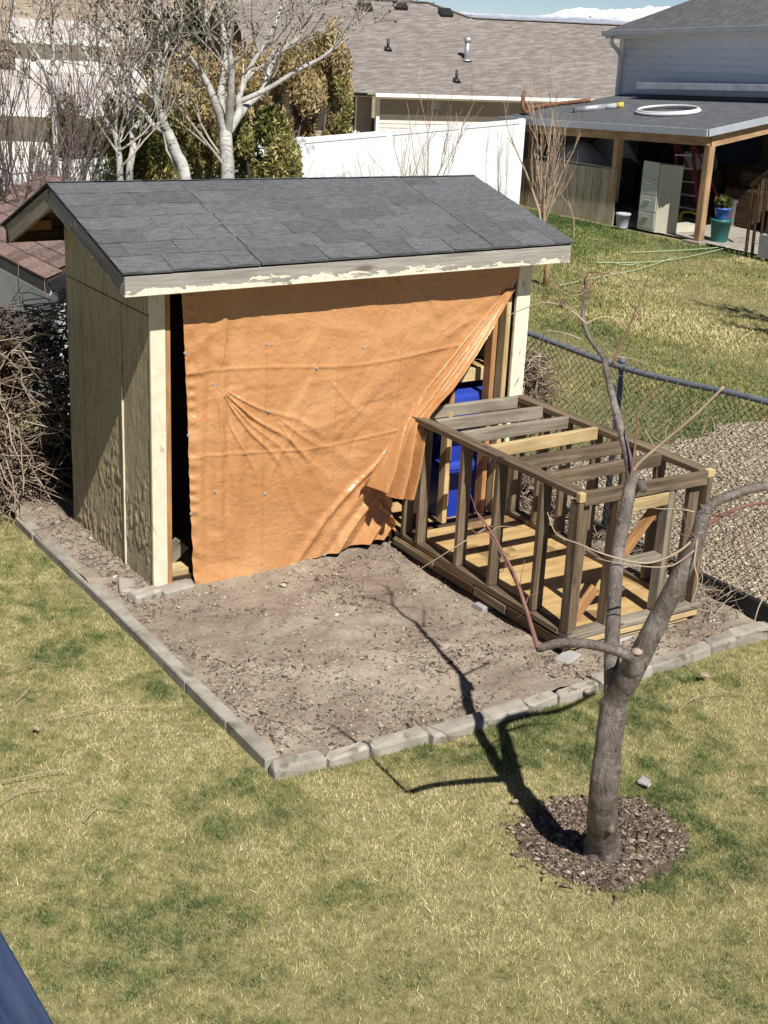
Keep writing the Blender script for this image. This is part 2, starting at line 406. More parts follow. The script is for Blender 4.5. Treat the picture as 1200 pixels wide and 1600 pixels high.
def mat_aspen():
    t = NT('aspen_bark'); v = t.coord('Object', (1, 1, 1), False)
    n = t.noise(v, 4, 5, .6)
    c = t.ramp(n, [(.3, (.26, .25, .235)), (.55, (.44, .43, .41)), (.75, (.60, .59, .57))])
    sc = t.ramp(t.noise(t.coord('Object', (4, 4, 14), False), 2.4, 4, .7), [(.33, 1.0), (.42, 0.0)])
    c = t.mix(sc, c, (.06, .055, .05)); return t.out(c, .8, .2)
M['aspen'] = mat_aspen()
M['aspentwig'] = grainy('aspen_twig', [(.26, .23, .195), (.46, .42, .36)], 3, rough=.8, bump=0, vary=0, rnd=False)
M['plumtwig'] = grainy('dark_stems', [(.085, .066, .06), (.17, .138, .125)], 3, rough=.8, bump=0, vary=0, rnd=False)
def mat_clap(name, c, pitch, rough=.6, spec=.3):
    t = NT(name); n = t.noise(t.coord('Object', (1, 1, 1), False), 2, 4)
    return t.out(t.ramp(n, [(.3, tuple(x * .93 for x in c)), (.7, c)]), rough, spec)
M['tansiding'] = mat_clap('taupe_siding', (.33, .29, .26), .2)
M['creamsiding'] = mat_clap('cream_siding', (.66, .63, .58), .2)
M['bluesiding'] = mat_clap('white_siding', (.66, .71, .79), .2)
def mat_farshingle(name, a, b, c3, sx, sy):
    t = NT(name)
    n = t.noise(t.coord('Object', (sx, sy, sy), False), 1.0, 4, .65)
    n2 = t.noise(t.coord('Object', (1, 1, 1), False), .35, 3)
    c = t.ramp(n, [(.32, a), (.5, b), (.68, c3)]); c = t.mix(.35, c, t.mix(1.0, c, t.ramp(n2, [(.3, .7), (.7, 1.1)]), 'MULTIPLY'))
    return t.out(c, .92, .2)
M['tanroof'] = mat_farshingle('taupe_roof', (.15, .128, .118), (.205, .182, .168), (.30, .275, .255), 2.2, 9)
M['greyroof'] = mat_farshingle('grey_roof', (.075, .078, .085), (.105, .108, .115), (.15, .152, .16), 3, 9)
M['paleroof'] = grainy('pale_roof', [(.40, .37, .35), (.55, .52, .50)], 2, rough=.9, bump=0, vary=0)
M['patioroof'] = grainy('roll_roofing', [(.072, .078, .088), (.10, .107, .118), (.135, .14, .15)], 5, rough=.9, bump=.2, vary=0, rnd=False)
M['fasciablue'] = grainy('grey_fascia', [(.30, .33, .37), (.42, .45, .49)], 3, rough=.7, bump=.1, vary=.05)
M['postwood'] = wood('cedar_post', [(.34, .20, .10), (.48, .31, .17), (.58, .40, .24)])
M['tanboard'] = wood('tan_board', [(.30, .265, .19), (.38, .34, .25), (.43, .39, .30)], knots=False)
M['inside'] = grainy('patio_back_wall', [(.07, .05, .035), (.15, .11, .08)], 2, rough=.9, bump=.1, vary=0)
def glass():
    t = NT('window_glass'); t.b.inputs['Metallic'].default_value = 0; return t.out((.035, .045, .06), .06, .8)
M['glass'] = glass()
M['rust'] = grainy('rusty_pipe', [(.12, .05, .03), (.24, .11, .065)], 8, rough=.85, bump=.2, vary=0)
M['blackpipe'] = mat_plastic('black_plastic', (.02, .02, .022), .5)
M['whiteplastic'] = mat_plastic('white_plastic', (.75, .76, .77), .4)
M['yellow'] = mat_plastic('yellow_plastic', (.55, .43, .08), .4)
M['ladderred'] = mat_plastic('red_fibreglass', (.22, .035, .045), .45)
M['cabinet'] = grainy('beige_steel', [(.48, .45, .37), (.58, .55, .46)], 2, rough=.5, bump=.03, vary=0)
M['greencab'] = grainy('pale_green_steel', [(.36, .40, .35), (.44, .48, .42)], 2, rough=.5, bump=.03, vary=.03)
M['potblue'] = mat_plastic('blue_glaze', (.06, .15, .55), .35)
M['tubgreen'] = mat_plastic('green_plastic', (.02, .13, .13), .5)
M['greyfab'] = grainy('grey_sheet', [(.22, .22, .24), (.36, .36, .38)], 3, rough=.9, bump=.4, vary=0)
M['hose'] = mat_plastic('green_hose', (.36, .47, .27), .4)
M['deckrail'] = wood('blue_rail_with_shade', [(.02, .033, .075), (.04, .06, .125), (.07, .095, .165)], knots=False)  # blue grey rail paint, darkened so the colour carries the shade on it
M['navy'] = grainy('navy_cloth', [(.008, .012, .03), (.015, .022, .05)], 4, rough=.9, bump=.3)
M['hedgewood'] = grainy('old_board', [(.05, .04, .03), (.10, .08, .06)], 4, rough=.9, bump=.3)

# ================================================================== THE SETTING
def sheet(name, poly, z, m, kind='structure'):
    o = link(name, mesh(name, [(x, y, z) for x, y in poly], [tuple(range(len(poly)))]), m); o['kind'] = kind; return o
sheet('ground', [(-9000, -3000), (14000, -3000), (14000, 16000), (-9000, 16000)], -0.03, M['farfield'])
def relief(name, x0, x1, y0, y1, step, hf, m, keep=None):
    nx = int((x1 - x0) / step) + 1; ny = int((y1 - y0) / step) + 1
    X, Y = np.meshgrid(np.linspace(x0, x1, nx), np.linspace(y0, y1, ny)); Z = hf(X, Y)
    i = np.arange(nx * ny).reshape(ny, nx)
    F = np.stack([i[:-1, :-1].ravel(), i[:-1, 1:].ravel(), i[1:, 1:].ravel(), i[1:, :-1].ravel()], 1)
    if keep is not None:
        cx = X.ravel()[F].mean(1); cy = Y.ravel()[F].mean(1); F = F[keep(cx, cy)]
    o = link(name, fastmesh(name, np.stack([X.ravel(), Y.ravel(), Z.ravel()], 1), F, True), m); o['kind'] = 'structure'; return o
lawn_h = lambda X, Y: (fbm(X, Y, 1.4) - .5) * .05 - .004
relief('lawn', -6, 3.6, -9, 3.0, .08, lawn_h, M['ground'], keep=lambda x, y: ~((x > -.33) & (y > -2.40)))
relief('neighbour_lawn', 3.5, 34, -3, 19, .25, lambda X, Y: (fbm(X, Y, .5) - .5) * .08, M['ground'])
relief('back_yard', -12, 3.5, 3.0, 22, .4, lambda X, Y: (fbm(X, Y, .5) - .5) * .08, M['ground'])
dirt_h = lambda X, Y: .03 + (fbm(X, Y, 1.1) - .5) * .10 + (fbm(X, Y, 7, 5) - .5) * .05 + .03 * np.clip(1 + Y / .35, 0, 1)
relief('dirt_bed', -.36, 3.42, -2.42, 3.0, .018, dirt_h, M['dirt'])
gmask = lambda x, y: (x > 3.45) & (y < 1.15 + .10 * np.sin(x * 1.9) + .03 * (x - 5) + .55 * (fbm(x, y, 2.6) - .5)) & (y > -3)
relief('gravel_bed', 3.46, 9.5, -3, 2.6, .05, lambda X, Y: .035 + (fbm(X, Y, 3) - .5) * .04, M['graybed'], keep=gmask)

# distant mountains with snow
def mountains():
    t = NT('snowy_rock'); v = t.coord('Object', (1, 1, 1), False)
    ge = t.n('ShaderNodeNewGeometry'); z = t.n('ShaderNodeSeparateXYZ', {0: ge.outputs['Position']}).outputs[2]
    h = t.n('ShaderNodeMapRange', {'Value': z, 'From Min': 5, 'From Max': 85}).outputs[0]
    n = t.noise(t.coord('Object', (.004, .004, .016), False), 2, 6, .7)
    s = t.n('ShaderNodeMath', {0: h, 1: n}, operation='ADD').outputs[0]
    c = t.ramp(s, [(.60, (.30, .33, .40)), (.85, (.62, .65, .70)), (1.0, (.82, .83, .85))])
    m = t.out(c, .9, .1)
    N = 900; K = 12; a = np.linspace(YAW - .55, YAW + .45, N + 1); px = 600 + FOCAL * np.tan(a - YAW)
    g = lambda c, w: np.exp(-((px - c) / w) ** 2)
    pk = 30 + 95 * g(975, 55) + 60 * g(905, 45) + 58 * g(845, 32) + 40 * g(250, 260) + 35 * g(1300, 90)
    pk = pk * (.72 + .36 * fbm(np.arange(N + 1) * .045, px * 0 + 2.2, 1.0, 6) + .34 * np.abs(fbm(np.arange(N + 1) * .11, px * 0 + 7.7, 1.0, 5) - .5) * 2)
    u = np.linspace(0, 1, K); V = []
    for k in range(K):
        d = 7400 + 2400 * u[k] + 500 * (fbm(np.arange(N + 1) * .10, px * 0 + k * .8, 1.0, 4) - .5)
        hgt = pk * (u[k] ** .9) * (1 + (.5 * (fbm(np.arange(N + 1) * .14 + k * .35, px * 0 + k * 1.1, 1.0, 4) - .5) if k < K - 1 else 0))
        V.append(np.stack([CAM.x + np.sin(a) * d, CAM.y + np.cos(a) * d, hgt - 2], 1))
    V = np.stack(V, 1).reshape(-1, 3); idx = np.arange((N + 1) * K).reshape(N + 1, K)
    F = np.stack([idx[:-1, :-1].ravel(), idx[1:, :-1].ravel(), idx[1:, 1:].ravel(), idx[:-1, 1:].ravel()], 1)
    o = link('mountains', fastmesh('mountains', V, F, False), m); o['kind'] = 'structure'
mountains()
# a brown foothill on the left with a few pale houses
def hill():
    V = []; F = []; N = 80
    for i in range(N + 1):
        a = YAW - .40 + .34 * i / N
        for k, (d, z) in enumerate(((90, -1), (150, 2.2), (220, 4.6), (300, 5.2), (420, 2))):
            V.append((CAM.x + sin(a) * d, CAM.y + cos(a) * d, z + 2.0 * (float(fbm(i * .2, k * 2, 1)) - .5) * (k > 0) - 3 * max(0, (i - 60) / 20)))
    for i in range(N):
        for k in range(4): F.append((i * 5 + k, (i + 1) * 5 + k, (i + 1) * 5 + k + 1, i * 5 + k + 1))
    m = grainy('dry_hillside', [(.20, .14, .09), (.36, .28, .20), (.52, .46, .38)], .25, rough=.95, bump=0, vary=0, rnd=False)
    o = link('hillside', mesh('hillside', V, F, True), m); o['kind'] = 'structure'
hill()

# ================================================================== GRASS AND LOOSE GROUND COVER
def blades(name, X, Y, Z, tint, val, hgt, wid, m, lean=1.1):
    n = len(X); an = rng.uniform(0, 2 * pi, n); la = rng.uniform(0, 2 * pi, n)
    h = hgt * rng.uniform(.55, 1.35, n); ln = lean * h * rng.uniform(.15, 1.0, n); w = wid * rng.uniform(.6, 1.4, n)
    dx = np.cos(an) * w / 2; dy = np.sin(an) * w / 2
    z0 = Z - .006
    V = np.empty((n, 3, 3))
    V[:, 0] = np.stack([X - dx, Y - dy, z0], 1); V[:, 1] = np.stack([X + dx, Y + dy, z0], 1)
    V[:, 2] = np.stack([X + np.cos(la) * ln, Y + np.sin(la) * ln, z0 + h], 1)
    o = link(name, fastmesh(name, V.reshape(-1, 3), np.arange(3 * n).reshape(n, 3), False, ('tint', np.stack([tint, val, val * 0], 1))), m)
    return o
def spot(X, Y, x, y, rx, ry): return np.exp(-(((X - x) / rx) ** 2 + ((Y - y) / ry) ** 2))
MULCH = (.77, -3.72)
def lawn_tint(X, Y):
    p = fbm(X, Y, 1.5, 5); q = fbm(X + 9, Y - 4, .55, 3); k = fbm(X - 20, Y + 7, 6, 3)
    k2 = fbm(X + 31, Y + 17, 15, 3)
    t = .74 + (p - .5) * 1.2 + (q - .5) * .7 + (k - .5) * 1.1 + (k2 - .5) * 1.0
    br = np.clip(.25 + 2.6 * (fbm(X - 7, Y + 40, 5, 4) - .32), 0, 1.35)
    for (x, y, rx, ry, a) in ((-.62, .15, .22, .6, .42), (-.85, -.6, .3, .3, .30), (-.75, -1.15, .16, .14, .42), (1.25, -4.15, .30, .28, .62), (1.2, -3.55, .2, .45, .50),
                              (.72, -4.12, .35, .12, .45), (-1.0, 1.0, .4, .6, .25), (-.72, -3.55, .22, .12, .40), (-1.25, -3.25, .3, .16, .38), (-.62, -4.1, .5, .1, .32),
                              (1.6, -2.75, .8, .16, .34), (.6, -2.75, .4, .15, .25), (-.45, -2.9, .14, .5, .18), (2.3, -3.2, .7, .5, .22), (1.4, -4.9, .5, .3, .35), (-1.5, -2.6, .3, .2, .2)):
        t = t - a * br * spot(X, Y, x, y, rx, ry)
    for (x, y, rx, ry, a) in ((.2, -3.4, .7, .5, .16), (-.9, -2.2, .5, .5, .12), (-1.05, -3.6, .3, .1, .2), (.3, -4.4, .5, .25, .12)):
        t = t + a * spot(X, Y, x, y, rx, ry)
    return t
n = 1500000
X = rng.uniform(-3.4, 3.6, n); Y = rng.uniform(-5.9, 2.3, n)
ok = ~((X > -.40) & (Y > -2.47)) & ((X < 1.0) | (Y > -5.6 + (X - 1) * .6)) & (X + 3.4 > (-3.2 - Y) * .25)
dm = np.hypot((X - MULCH[0]) / .44, (Y - MULCH[1]) / .36)
ok &= (dm + .35 * (fbm(X, Y, 6) - .5) > 1) | (rng.random(n) < .04)
X = X[ok]; Y = Y[ok]
thin = fbm(X + 3, Y + 8, 2.2, 4)
bare = spot(X, Y, -.55, -3.72, .10, .08) + spot(X, Y, .25, -4.35, .09, .06) + .8 * spot(X, Y, -.55, -1.6, .10, .25) + .7 * spot(X, Y, -.9, 1.5, .4, .25)
k2 = rng.random(len(X)) < (1 - .85 * np.clip(bare, 0, 1)) * np.clip(.55 + 1.6 * (thin - .25), .35, 1); X = X[k2]; Y = Y[k2]
T = lawn_tint(X, Y); tt = np.clip(T + rng.normal(0, .21, len(X)), 0, 1)
vv = rng.uniform(.5, 1.5, len(X))
hh = (.018 + .014 * (rng.random(len(X)) < .08)) + .020 * np.clip(.75 - T, 0, 1)
o = blades('grass', X, Y, lawn_h(X, Y), tt, vv, hh, .0033, M['grass'], 1.3)
tag(o, 'patchy straw and green grass of the near lawn', 'grass', kind='stuff')
n = 330000
X = rng.uniform(3.5, 17.5, n); Y = rng.uniform(.2, 17, n)
ok = ~gmask(X, Y) & (X - 3.2 > (Y - 1.2) * .55) & (X < 9.5 + (Y - 1.5) * 1.0) & ~((X > 15.3) & (Y > 10.3))
X = X[ok]; Y = Y[ok]
dist = np.hypot(X + 3.4, Y + 7.9)
T = .62 + (fbm(X, Y, .6, 4) - .5) * 1.2 + (fbm(X + 5, Y, 3, 3) - .5) * .5 - .55 * np.clip(1 - (Y - 1.0 - .1 * (X - 5)) / 1.9, 0, 1) - .5 * np.exp(-((X - 14.9) / 1.3) ** 2) * (Y > 9) + .08 * spot(X, Y, 10, 5, 2, 2)
T = T - .22 * spot(X, Y, 7, 4.5, 2, 1.5) * (fbm(X, Y, 2) > .45)
tt = np.clip(T + rng.normal(0, .15, len(X)), 0, 1)
o = blades('grass', X, Y, np.zeros(len(X)), tt, rng.uniform(.6, 1.2, len(X)), .04, .005 + .0006 * dist, M['grass'], 1.2)
tag(o, 'dry yellow green grass of the yard beyond the chain link fence', 'grass', kind='stuff')

def scatter(name, X, Y, Z, size, flat, tint, val, m, label, cat, elong=1.6):
    """small angular pieces: a skewed four-sided wedge each (8 triangles)"""
    n = len(X); an = rng.uniform(0, 2 * pi, n); s = size * np.exp(rng.normal(0, .4, n))
    base = np.array([(1, 0, 0), (0, 1, 0), (-1, 0, 0), (0, -1, 0), (.1, .1, 1), (-.1, 0, -1)], float)
    P = base[None] * (1 + rng.uniform(-.35, .35, (n, 6, 3)))
    P[:, :, 0] *= (s * rng.uniform(1, elong, n))[:, None]; P[:, :, 1] *= (s * .7)[:, None]; P[:, :, 2] *= (s * flat)[:, None]
    tl = rng.uniform(-.5, .5, n)
    x = P[:, :, 0] * np.cos(tl)[:, None] - P[:, :, 2] * np.sin(tl)[:, None]; z = P[:, :, 0] * np.sin(tl)[:, None] + P[:, :, 2] * np.cos(tl)[:, None]; y = P[:, :, 1]
    c, sn = np.cos(an)[:, None], np.sin(an)[:, None]
    V = np.stack([x * c - y * sn + X[:, None], x * sn + y * c + Y[:, None], z + (Z + s * flat * .4)[:, None]], 2)
    t = np.array([(0, 1, 4), (1, 2, 4), (2, 3, 4), (3, 0, 4), (1, 0, 5), (2, 1, 5), (3, 2, 5), (0, 3, 5)])
    F = (t[None] + (np.arange(n) * 6)[:, None, None]).reshape(-1, 3)
    A = np.repeat(np.stack([tint, val, val * 0], 1), 8, 0)
    o = link(name, fastmesh(name, V.reshape(-1, 3), F, False, ('tint', A)), m)
    return tag(o, label, cat, kind='stuff')
# bark and clods on the dirt bed, thick along the edges, thin in the middle
n = 70000
X = rng.uniform(-.26, 3.35, n); Y = rng.uniform(-2.36, 2.1, n)
edge = np.minimum.reduce([X + .3, (Y + 2.4), np.abs(X - 1.75) + .1 + 5 * (Y > .0), np.where(Y < 0, 9., 9.)])
dens = np.clip(1.2 * np.exp(-edge / .36) + .10 + .75 * spot(X, Y, 1.3, -.5, .28, .35) + .5 * spot(X, Y, 1.2, -1.7, .5, .4) + .4 * spot(X, Y, 0.1, -1.3, .25, .5), 0, 1) * np.clip((fbm(X, Y, 3.3) - .32) * 4, .08, 1)
dens = np.where((X < .05) & (Y > -.1), .85, dens)
ok = (rng.random(n) < dens) & ~((X > 0.02) & (X < 3.03) & (Y > -.0)); X = X[ok]; Y = Y[ok]
scatter('bark_litter', X, Y, dirt_h(X, Y) - .002, .0078, .40, np.clip(rng.normal(.56, .22, len(X)), 0, 1), rng.uniform(.6, 1.2, len(X)), M['chips'], 'brown bark chips and clods littering the dirt bed', 'bark litter', 2.2)
n = 6000
X = rng.uniform(-.25, 3.3, n); Y = rng.uniform(-2.35, -.02, n)
ok = rng.random(n) < np.clip((fbm(X, Y, 4) - .3) * 2.2, .1, 1) * np.where(Y > -.35, 1, .45); X = X[ok]; Y = Y[ok]
scatter('dirt_clods', X, Y, dirt_h(X, Y), .008, .7, np.clip(rng.normal(.42, .15, len(X)), 0, 1), rng.uniform(.75, 1.15, len(X)), M['rocks'], 'small pale clods of dry soil on the dirt bed', 'soil', 1.4)
n = 8500
a = rng.uniform(0, 2 * pi, n); r = np.sqrt(rng.random(n)) * 1.02; r = np.where(rng.random(n) < .09, r + rng.random(n) * .35, r)
r = r * (1 + .25 * (fbm(np.cos(a) * 2, np.sin(a) * 2, 1.5) - .5) * 2)
X = MULCH[0] + np.cos(a) * r * .43; Y = MULCH[1] + np.sin(a) * r * .35
tt = np.clip(rng.normal(.38, .26, n), 0, 1)
scatter('mulch_ring', X, Y, lawn_h(X, Y) + .006 + .015 * rng.random(n) * (1 - r), .0092, .36, tt, rng.uniform(.7, 1.2, n), M['chips'], 'ring of brown bark mulch around the pruned tree trunk', 'mulch', 1.9)
n = 90000
X = rng.uniform(3.5, 8.8, n); Y = rng.uniform(-2.9, 2.4, n); ok = gmask(X, Y) & (X < 8.2 + (Y - 1.5)); X = X[ok]; Y = Y[ok]
scatter('gravel', X, Y, .04 + (fbm(X, Y, 3) - .5) * .04, .0105, .35, np.clip(rng.normal(.66, .22, len(X)), 0, 1), rng.uniform(.65, 1.15, len(X)), M['gravelchips'], 'pale gravel and chips of the bed beyond the chain link fence', 'gravel', 2.4)
relief('mulch_soil', .25, 1.3, -4.2, -3.25, .03, lambda X, Y: lawn_h(X, Y) + .006, grainy('mulch_soil', [(.07, .05, .036), (.16, .12, .09)], 12, rough=.95, bump=.8, bs=50, vary=0), keep=lambda x, y: np.hypot((x - MULCH[0]) / .43, (y - MULCH[1]) / .35) + .35 * (fbm(x, y, 6) - .5) < 1)

# ================================================================== EDGING STONES
def stone_mesh(name, l, w, h, c=.012, j=.006):
    v, f = chamfer(l, w, h, c)
    v = [[p[0] + random.uniform(-j, j), p[1] + random.uniform(-j, j), p[2] + random.uniform(-j, j)] for p in v]
    return mesh(name, v, f)
e = empty('garden_edging', (-.34, -2.43, 0), 'low border of grey concrete edging stones around the bare dirt bed', 'edging')
y = -2.35; i = 0
while y < 1.72:                                               # the straight left side: long narrow blocks
    L = random.uniform(.40, .62)
    w = Matrix.Translation((-.335 + random.uniform(-.006, .006), y + L / 2, .006 + random.uniform(-.006, .006))) @ Matrix.Rotation(pi / 2 + random.uniform(-.008, .008), 4, 'Z') @ Matrix.Rotation(random.uniform(-.02, .02), 4, 'X')
    link('stone', stone_mesh('stone', L - .003, .088, .11, .007, .0035), M['concrete'], e, mw=w); y += L; i += 1
x = -.385
while x < 3.7:                                                # the front side: shorter tumbled pavers in a slight curve
    L = random.uniform(.20, .40); xc = x + L / 2
    yy = -2.43 - .05 * sin(pi * min(1, max(0, (xc + .3) / 2.6))) + .07 * max(0, xc - 2.4) + random.uniform(-.012, .012)
    w = Matrix.Translation((xc, yy, .004 + random.uniform(-.010, .010))) @ Matrix.Rotation(random.uniform(-.08, .08), 4, 'Z') @ Matrix.Rotation(random.uniform(-.05, .05), 4, 'X')
    link('stone', stone_mesh('stone', L - .004, random.uniform(.085, .115), .11, .018, .009), M['paver'], e, mw=w); x += L
for (x, yy, L, rz, lb) in ((-.10, -.10, .22, .22, None), (.12, -.115, .24, .12, None), (-.16, .06, .2, 1.25, None)):   # loose stones under the shed's corner
    o = link('corner_stone', stone_mesh('corner_stone', L, .11, .10, .014, .007), M['paver'], None, mw=Matrix.Translation((x, yy, .055)) @ Matrix.Rotation(rz, 4, 'Z'))
    tag(o, {-.10: 'grey stone under the front left corner of the shed', .12: 'grey stone at the shed front, just right of the corner post', -.16: 'grey stone tilted beside the left shed wall near its front corner'}[x], 'stone', 'loose stones at the shed corner')

# ================================================================== THE SHED
W, D = 3.05, 1.48
EY, EZ, EZR = -.24, 2.262, 2.285                               # front eave of the roof surface (z left, right)
RY, RZ, RZR = 1.0, 2.632, 2.592                                            # ridge
BY, BZ = 2.02, 2.215                                           # back eave
RX0, RX1 = -.27, 3.22
shed = empty('shed', (0, 0, 0), 'small wooden shed with charcoal shingle gable roof and open tarp covered front', 'shed')
roofz = lambda y: EZ + (RZ - EZ) * (y - EY) / (RY - EY) if y < RY else RZ + (BZ - RZ) * (y - RY) / (BY - RY)
def gable_panel(name, ys, zb, zt, x0, x1, m, dz=0):
    """a wall piece in the Y-Z plane; zt is a list of top heights matching ys"""
    mb = MB(); n = len(ys); pr = [(ys[0], zb), (ys[-1], zb)] + [(ys[i], zt[i] + dz) for i in range(n - 1, -1, -1)]
    k = len(pr); v = [(x0, a, b) for a, b in pr] + [(x1, a, b) for a, b in pr]
    f = [tuple(range(k)), tuple(range(2 * k - 1, k - 1, -1))] + [(i, i + k, (i + 1) % k + k, (i + 1) % k) for i in range(k)]
    mb.add(v, f); return mb.build(name, m, shed)
def rough_panel(name, y0, y1, z0, z1, top=None):
    """a siding panel with coarse real relief on its outer face (x = 0, facing -X)"""
    ny = max(3, int((y1 - y0) / .011)); nz = max(3, int((z1 - z0) / .011))
    yy, zz = np.meshgrid(np.linspace(y0, y1, ny), np.linspace(0, 1, nz))
    if top is None: Z = z0 + (z1 - z0) * zz
    else: Z = z0 + (np.array([[top(a) for a in np.linspace(y0, y1, ny)]]) - z0) * zz
    Xn = -.004 * (fbm(yy, Z, 9, 4) - .5) - .024 * np.clip(fbm(yy * 2.0, Z * .8 + 3, 22, 3) - .42, 0, 1) * np.clip(3 * (fbm(yy + 4, Z * .6, 5, 3) - .3), .15, 1.2) * np.clip(1.35 - Z / 1.7, .25, 1.1)
    V = np.stack([Xn.ravel(), yy.ravel(), Z.ravel()], 1); i = np.arange(ny * nz).reshape(nz, ny)
    F = np.stack([i[:-1, :-1].ravel(), i[1:, :-1].ravel(), i[1:, 1:].ravel(), i[:-1, 1:].ravel()], 1)
    return link(name, fastmesh(name, V, F, True), M['siding'], shed)
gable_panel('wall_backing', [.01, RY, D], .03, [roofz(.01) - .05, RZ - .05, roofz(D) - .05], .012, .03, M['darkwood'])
rough_panel('siding_panel', .004, .448, .02, 1.925)
rough_panel('siding_panel', .456, 1.176, .03, 1.925)
rough_panel('siding_panel', 1.184, D, .04, 1.925)
rough_panel('siding_panel', .004, 1.0, 1.933, 2.5, lambda a: roofz(a) - .03)
rough_panel('siding_panel', 1.0, D, 1.933, 2.5, lambda a: roofz(a) - .03)
beam('batten', (-.008, .452, .07), (-.008, .452, 1.36), .02, .012, M['cream'], shed, up=(1, 0, 0))
gable_panel('wall_panel', [.01, RY, D], .03, [roofz(.01) - .05, RZ - .05, roofz(D) - .05], W - .03, W - .004, M['tanboard'], -.04)
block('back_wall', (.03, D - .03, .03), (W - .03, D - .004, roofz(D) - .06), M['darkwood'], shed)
block('corner_board', (-.006, -.028, .0), (.098, .0, 2.2), M['cream'], shed, .003)
block('corner_board', (W - .125, -.028, .05), (W + .002, .0, 2.22), M['cream'], shed, .003)
block('stud', (.100, -.02, .03), (.136, .07, 2.17), M['orangewood'], shed)
for x in (.42, .85, 1.28, 1.71, 2.13): block('stud', (x, .02, .12), (x + .042, .11, 2.12), M['darkwood'], shed)
for x, m in ((2.40, 'orangewood'), (2.755, 'orangewood'), (2.87, 'fresh')): block('stud', (x, .01, .14), (x + .042, .10, 2.14), M[m], shed)
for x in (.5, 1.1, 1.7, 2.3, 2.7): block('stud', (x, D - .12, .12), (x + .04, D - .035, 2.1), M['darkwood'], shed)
block('sill', (.03, .0, .03), (W - .02, .10, .115), M['darkwood'], shed)
block('sill_board', (1.45, -.035, .025), (2.10, -.004, .075), M['greywood'], shed)
block('step_board', (.12, -.055, .015), (.34, .12, .06), M['fresh'], shed)
block('step_board', (.125, .01, .063), (.27, .14, .16), M['fresh'], shed)
block('floor', (.03, .11, .05), (W - .04, D - .04, .10), M['plyfloor'], shed)
block('header', (.03, .015, 2.125), (W - .03, .10, 2.21), M['darkwood'], shed)
block('shelf_edge', (2.45, .22, 1.17), (W - .03, .26, 1.27), M['fresh'], shed)
block('shelf', (2.45, .263, 1.24), (W - .03, 1.2, 1.265), M['plyfloor'], shed)
# roof structure
def roofplane(name, y0, z0, y1, z1, thick, m, x0, x1, zr=0.0):
    mb = MB(); d = Vector((0, y1 - y0, z1 - z0)).normalized(); nrm = Vector((0, -d.z, d.y)) * thick
    if nrm.z < 0: nrm = -nrm
    v = []
    for (x, dz) in ((x0, 0), (x1, zr)):
        for (yy, zz, k) in ((y0, z0, 0), (y1, z1, 0), (y1, z1, 1), (y0, z0, 1)):
            v.append((x, yy - nrm.y * (1 - k), zz + (dz if yy == y0 else (RZR - RZ if x > 1 else 0)) - nrm.z * (1 - k)))
    mb.add(v, [(0, 1, 2, 3), (7, 6, 5, 4), (0, 4, 5, 1), (1, 5, 6, 2), (2, 6, 7, 3), (3, 7, 4, 0)])
    return mb.build(name, m, shed)
roofplane('roof_deck', EY, EZ - .012, RY, RZ - .012, .016, M['darkwood'], RX0 + .01, RX1 - .01, EZR - EZ)
roofplane('roof_deck', BY, BZ - .012, RY, RZ - .012, .016, M['darkwood'], RX0 + .01, RX1 - .01)
# shingle tabs, row by row, each one an object
def tab_mesh(w, l):
    """a tab: local X across, Y up-slope, slightly curled lower edge"""
    t = .009; n = 5; v = []
    cu = [random.uniform(-.001, .007) for _ in range(n)]
    for (yy, lift, ke) in ((0, 1, 1), (l * .35, .15, 0), (l, 0, 0)):
        for k in range(n):
            x = -w / 2 + w * k / (n - 1)
            v.append((x, yy + (random.uniform(-.003, .003) if ke else 0), t + cu[k] * lift))
    for k in range(n): v.append((-w / 2 + w * k / (n - 1), 0, -.004))
    f = []
    for r in range(2):
        for k in range(n - 1): f.append((r * n + k, r * n + k + 1, (r + 1) * n + k + 1, (r + 1) * n + k))
    for k in range(n - 1): f.append((3 * n + k, 3 * n + k + 1, k + 1, k))
    f.append((3 * n, 0, n, 2 * n)); f.append((3 * n + n - 1, 3 * n - 1, 2 * n - 1, n - 1))
    return mesh('shingle', v, f)
def shingle_slope(y0, z0, y1, z1, zr, rows, parent):
    sl = Vector((0, y1 - y0, z1 - z0)); L = sl.length; ang = atan2(z1 - z0, y1 - y0)
    e_ = L / rows
    for r in range(rows):
        t0 = r / rows
        cuts = [RX0 - .012]
        x = RX0 + (.13 if r % 2 else .32)
        marks = sorted([.655 + .012 * (r % 2), 2.50])
        while x < RX1 - .12:
            cuts.append(x); x += random.choice((.30, .345, .40))
        cuts = [c for c in cuts if all(abs(c - q) > .13 for q in marks)] + marks + [RX1 + .006]
        cuts.sort()
        for a, b in zip(cuts[:-1], cuts[1:]):
            if b - a < .05: continue
            xc = (a + b) / 2
            gap = .008 if any(abs(q - b) < .002 for q in marks) else .0022
            p = Vector((0, y0, z0 + (zr * (1 - t0) + (RZR - RZ) * t0) * (xc - RX0) / (RX1 - RX0))) + sl * t0
            p.x = xc + (0 if gap < .004 else -.002)
            if sl.y < 0: R = Matrix.Rotation(pi, 4, 'Z') @ Matrix.Rotation(atan2(z1 - z0, -(y1 - y0)), 4, 'X')
            else: R = Matrix.Rotation(ang, 4, 'X')
            lo = -.026 if r == 0 else 0
            w = Matrix.Translation(p) @ R @ Matrix.Translation((0, lo + random.uniform(-.003, .003) * (r > 0), .003)) @ Matrix.Rotation(-.012, 4, 'X') @ Matrix.Rotation(random.uniform(-.004, .004), 4, 'Z')
            link('shingle', tab_mesh(b - a - gap, e_ * 1.12 - lo), M['shingle'], parent, mw=w)
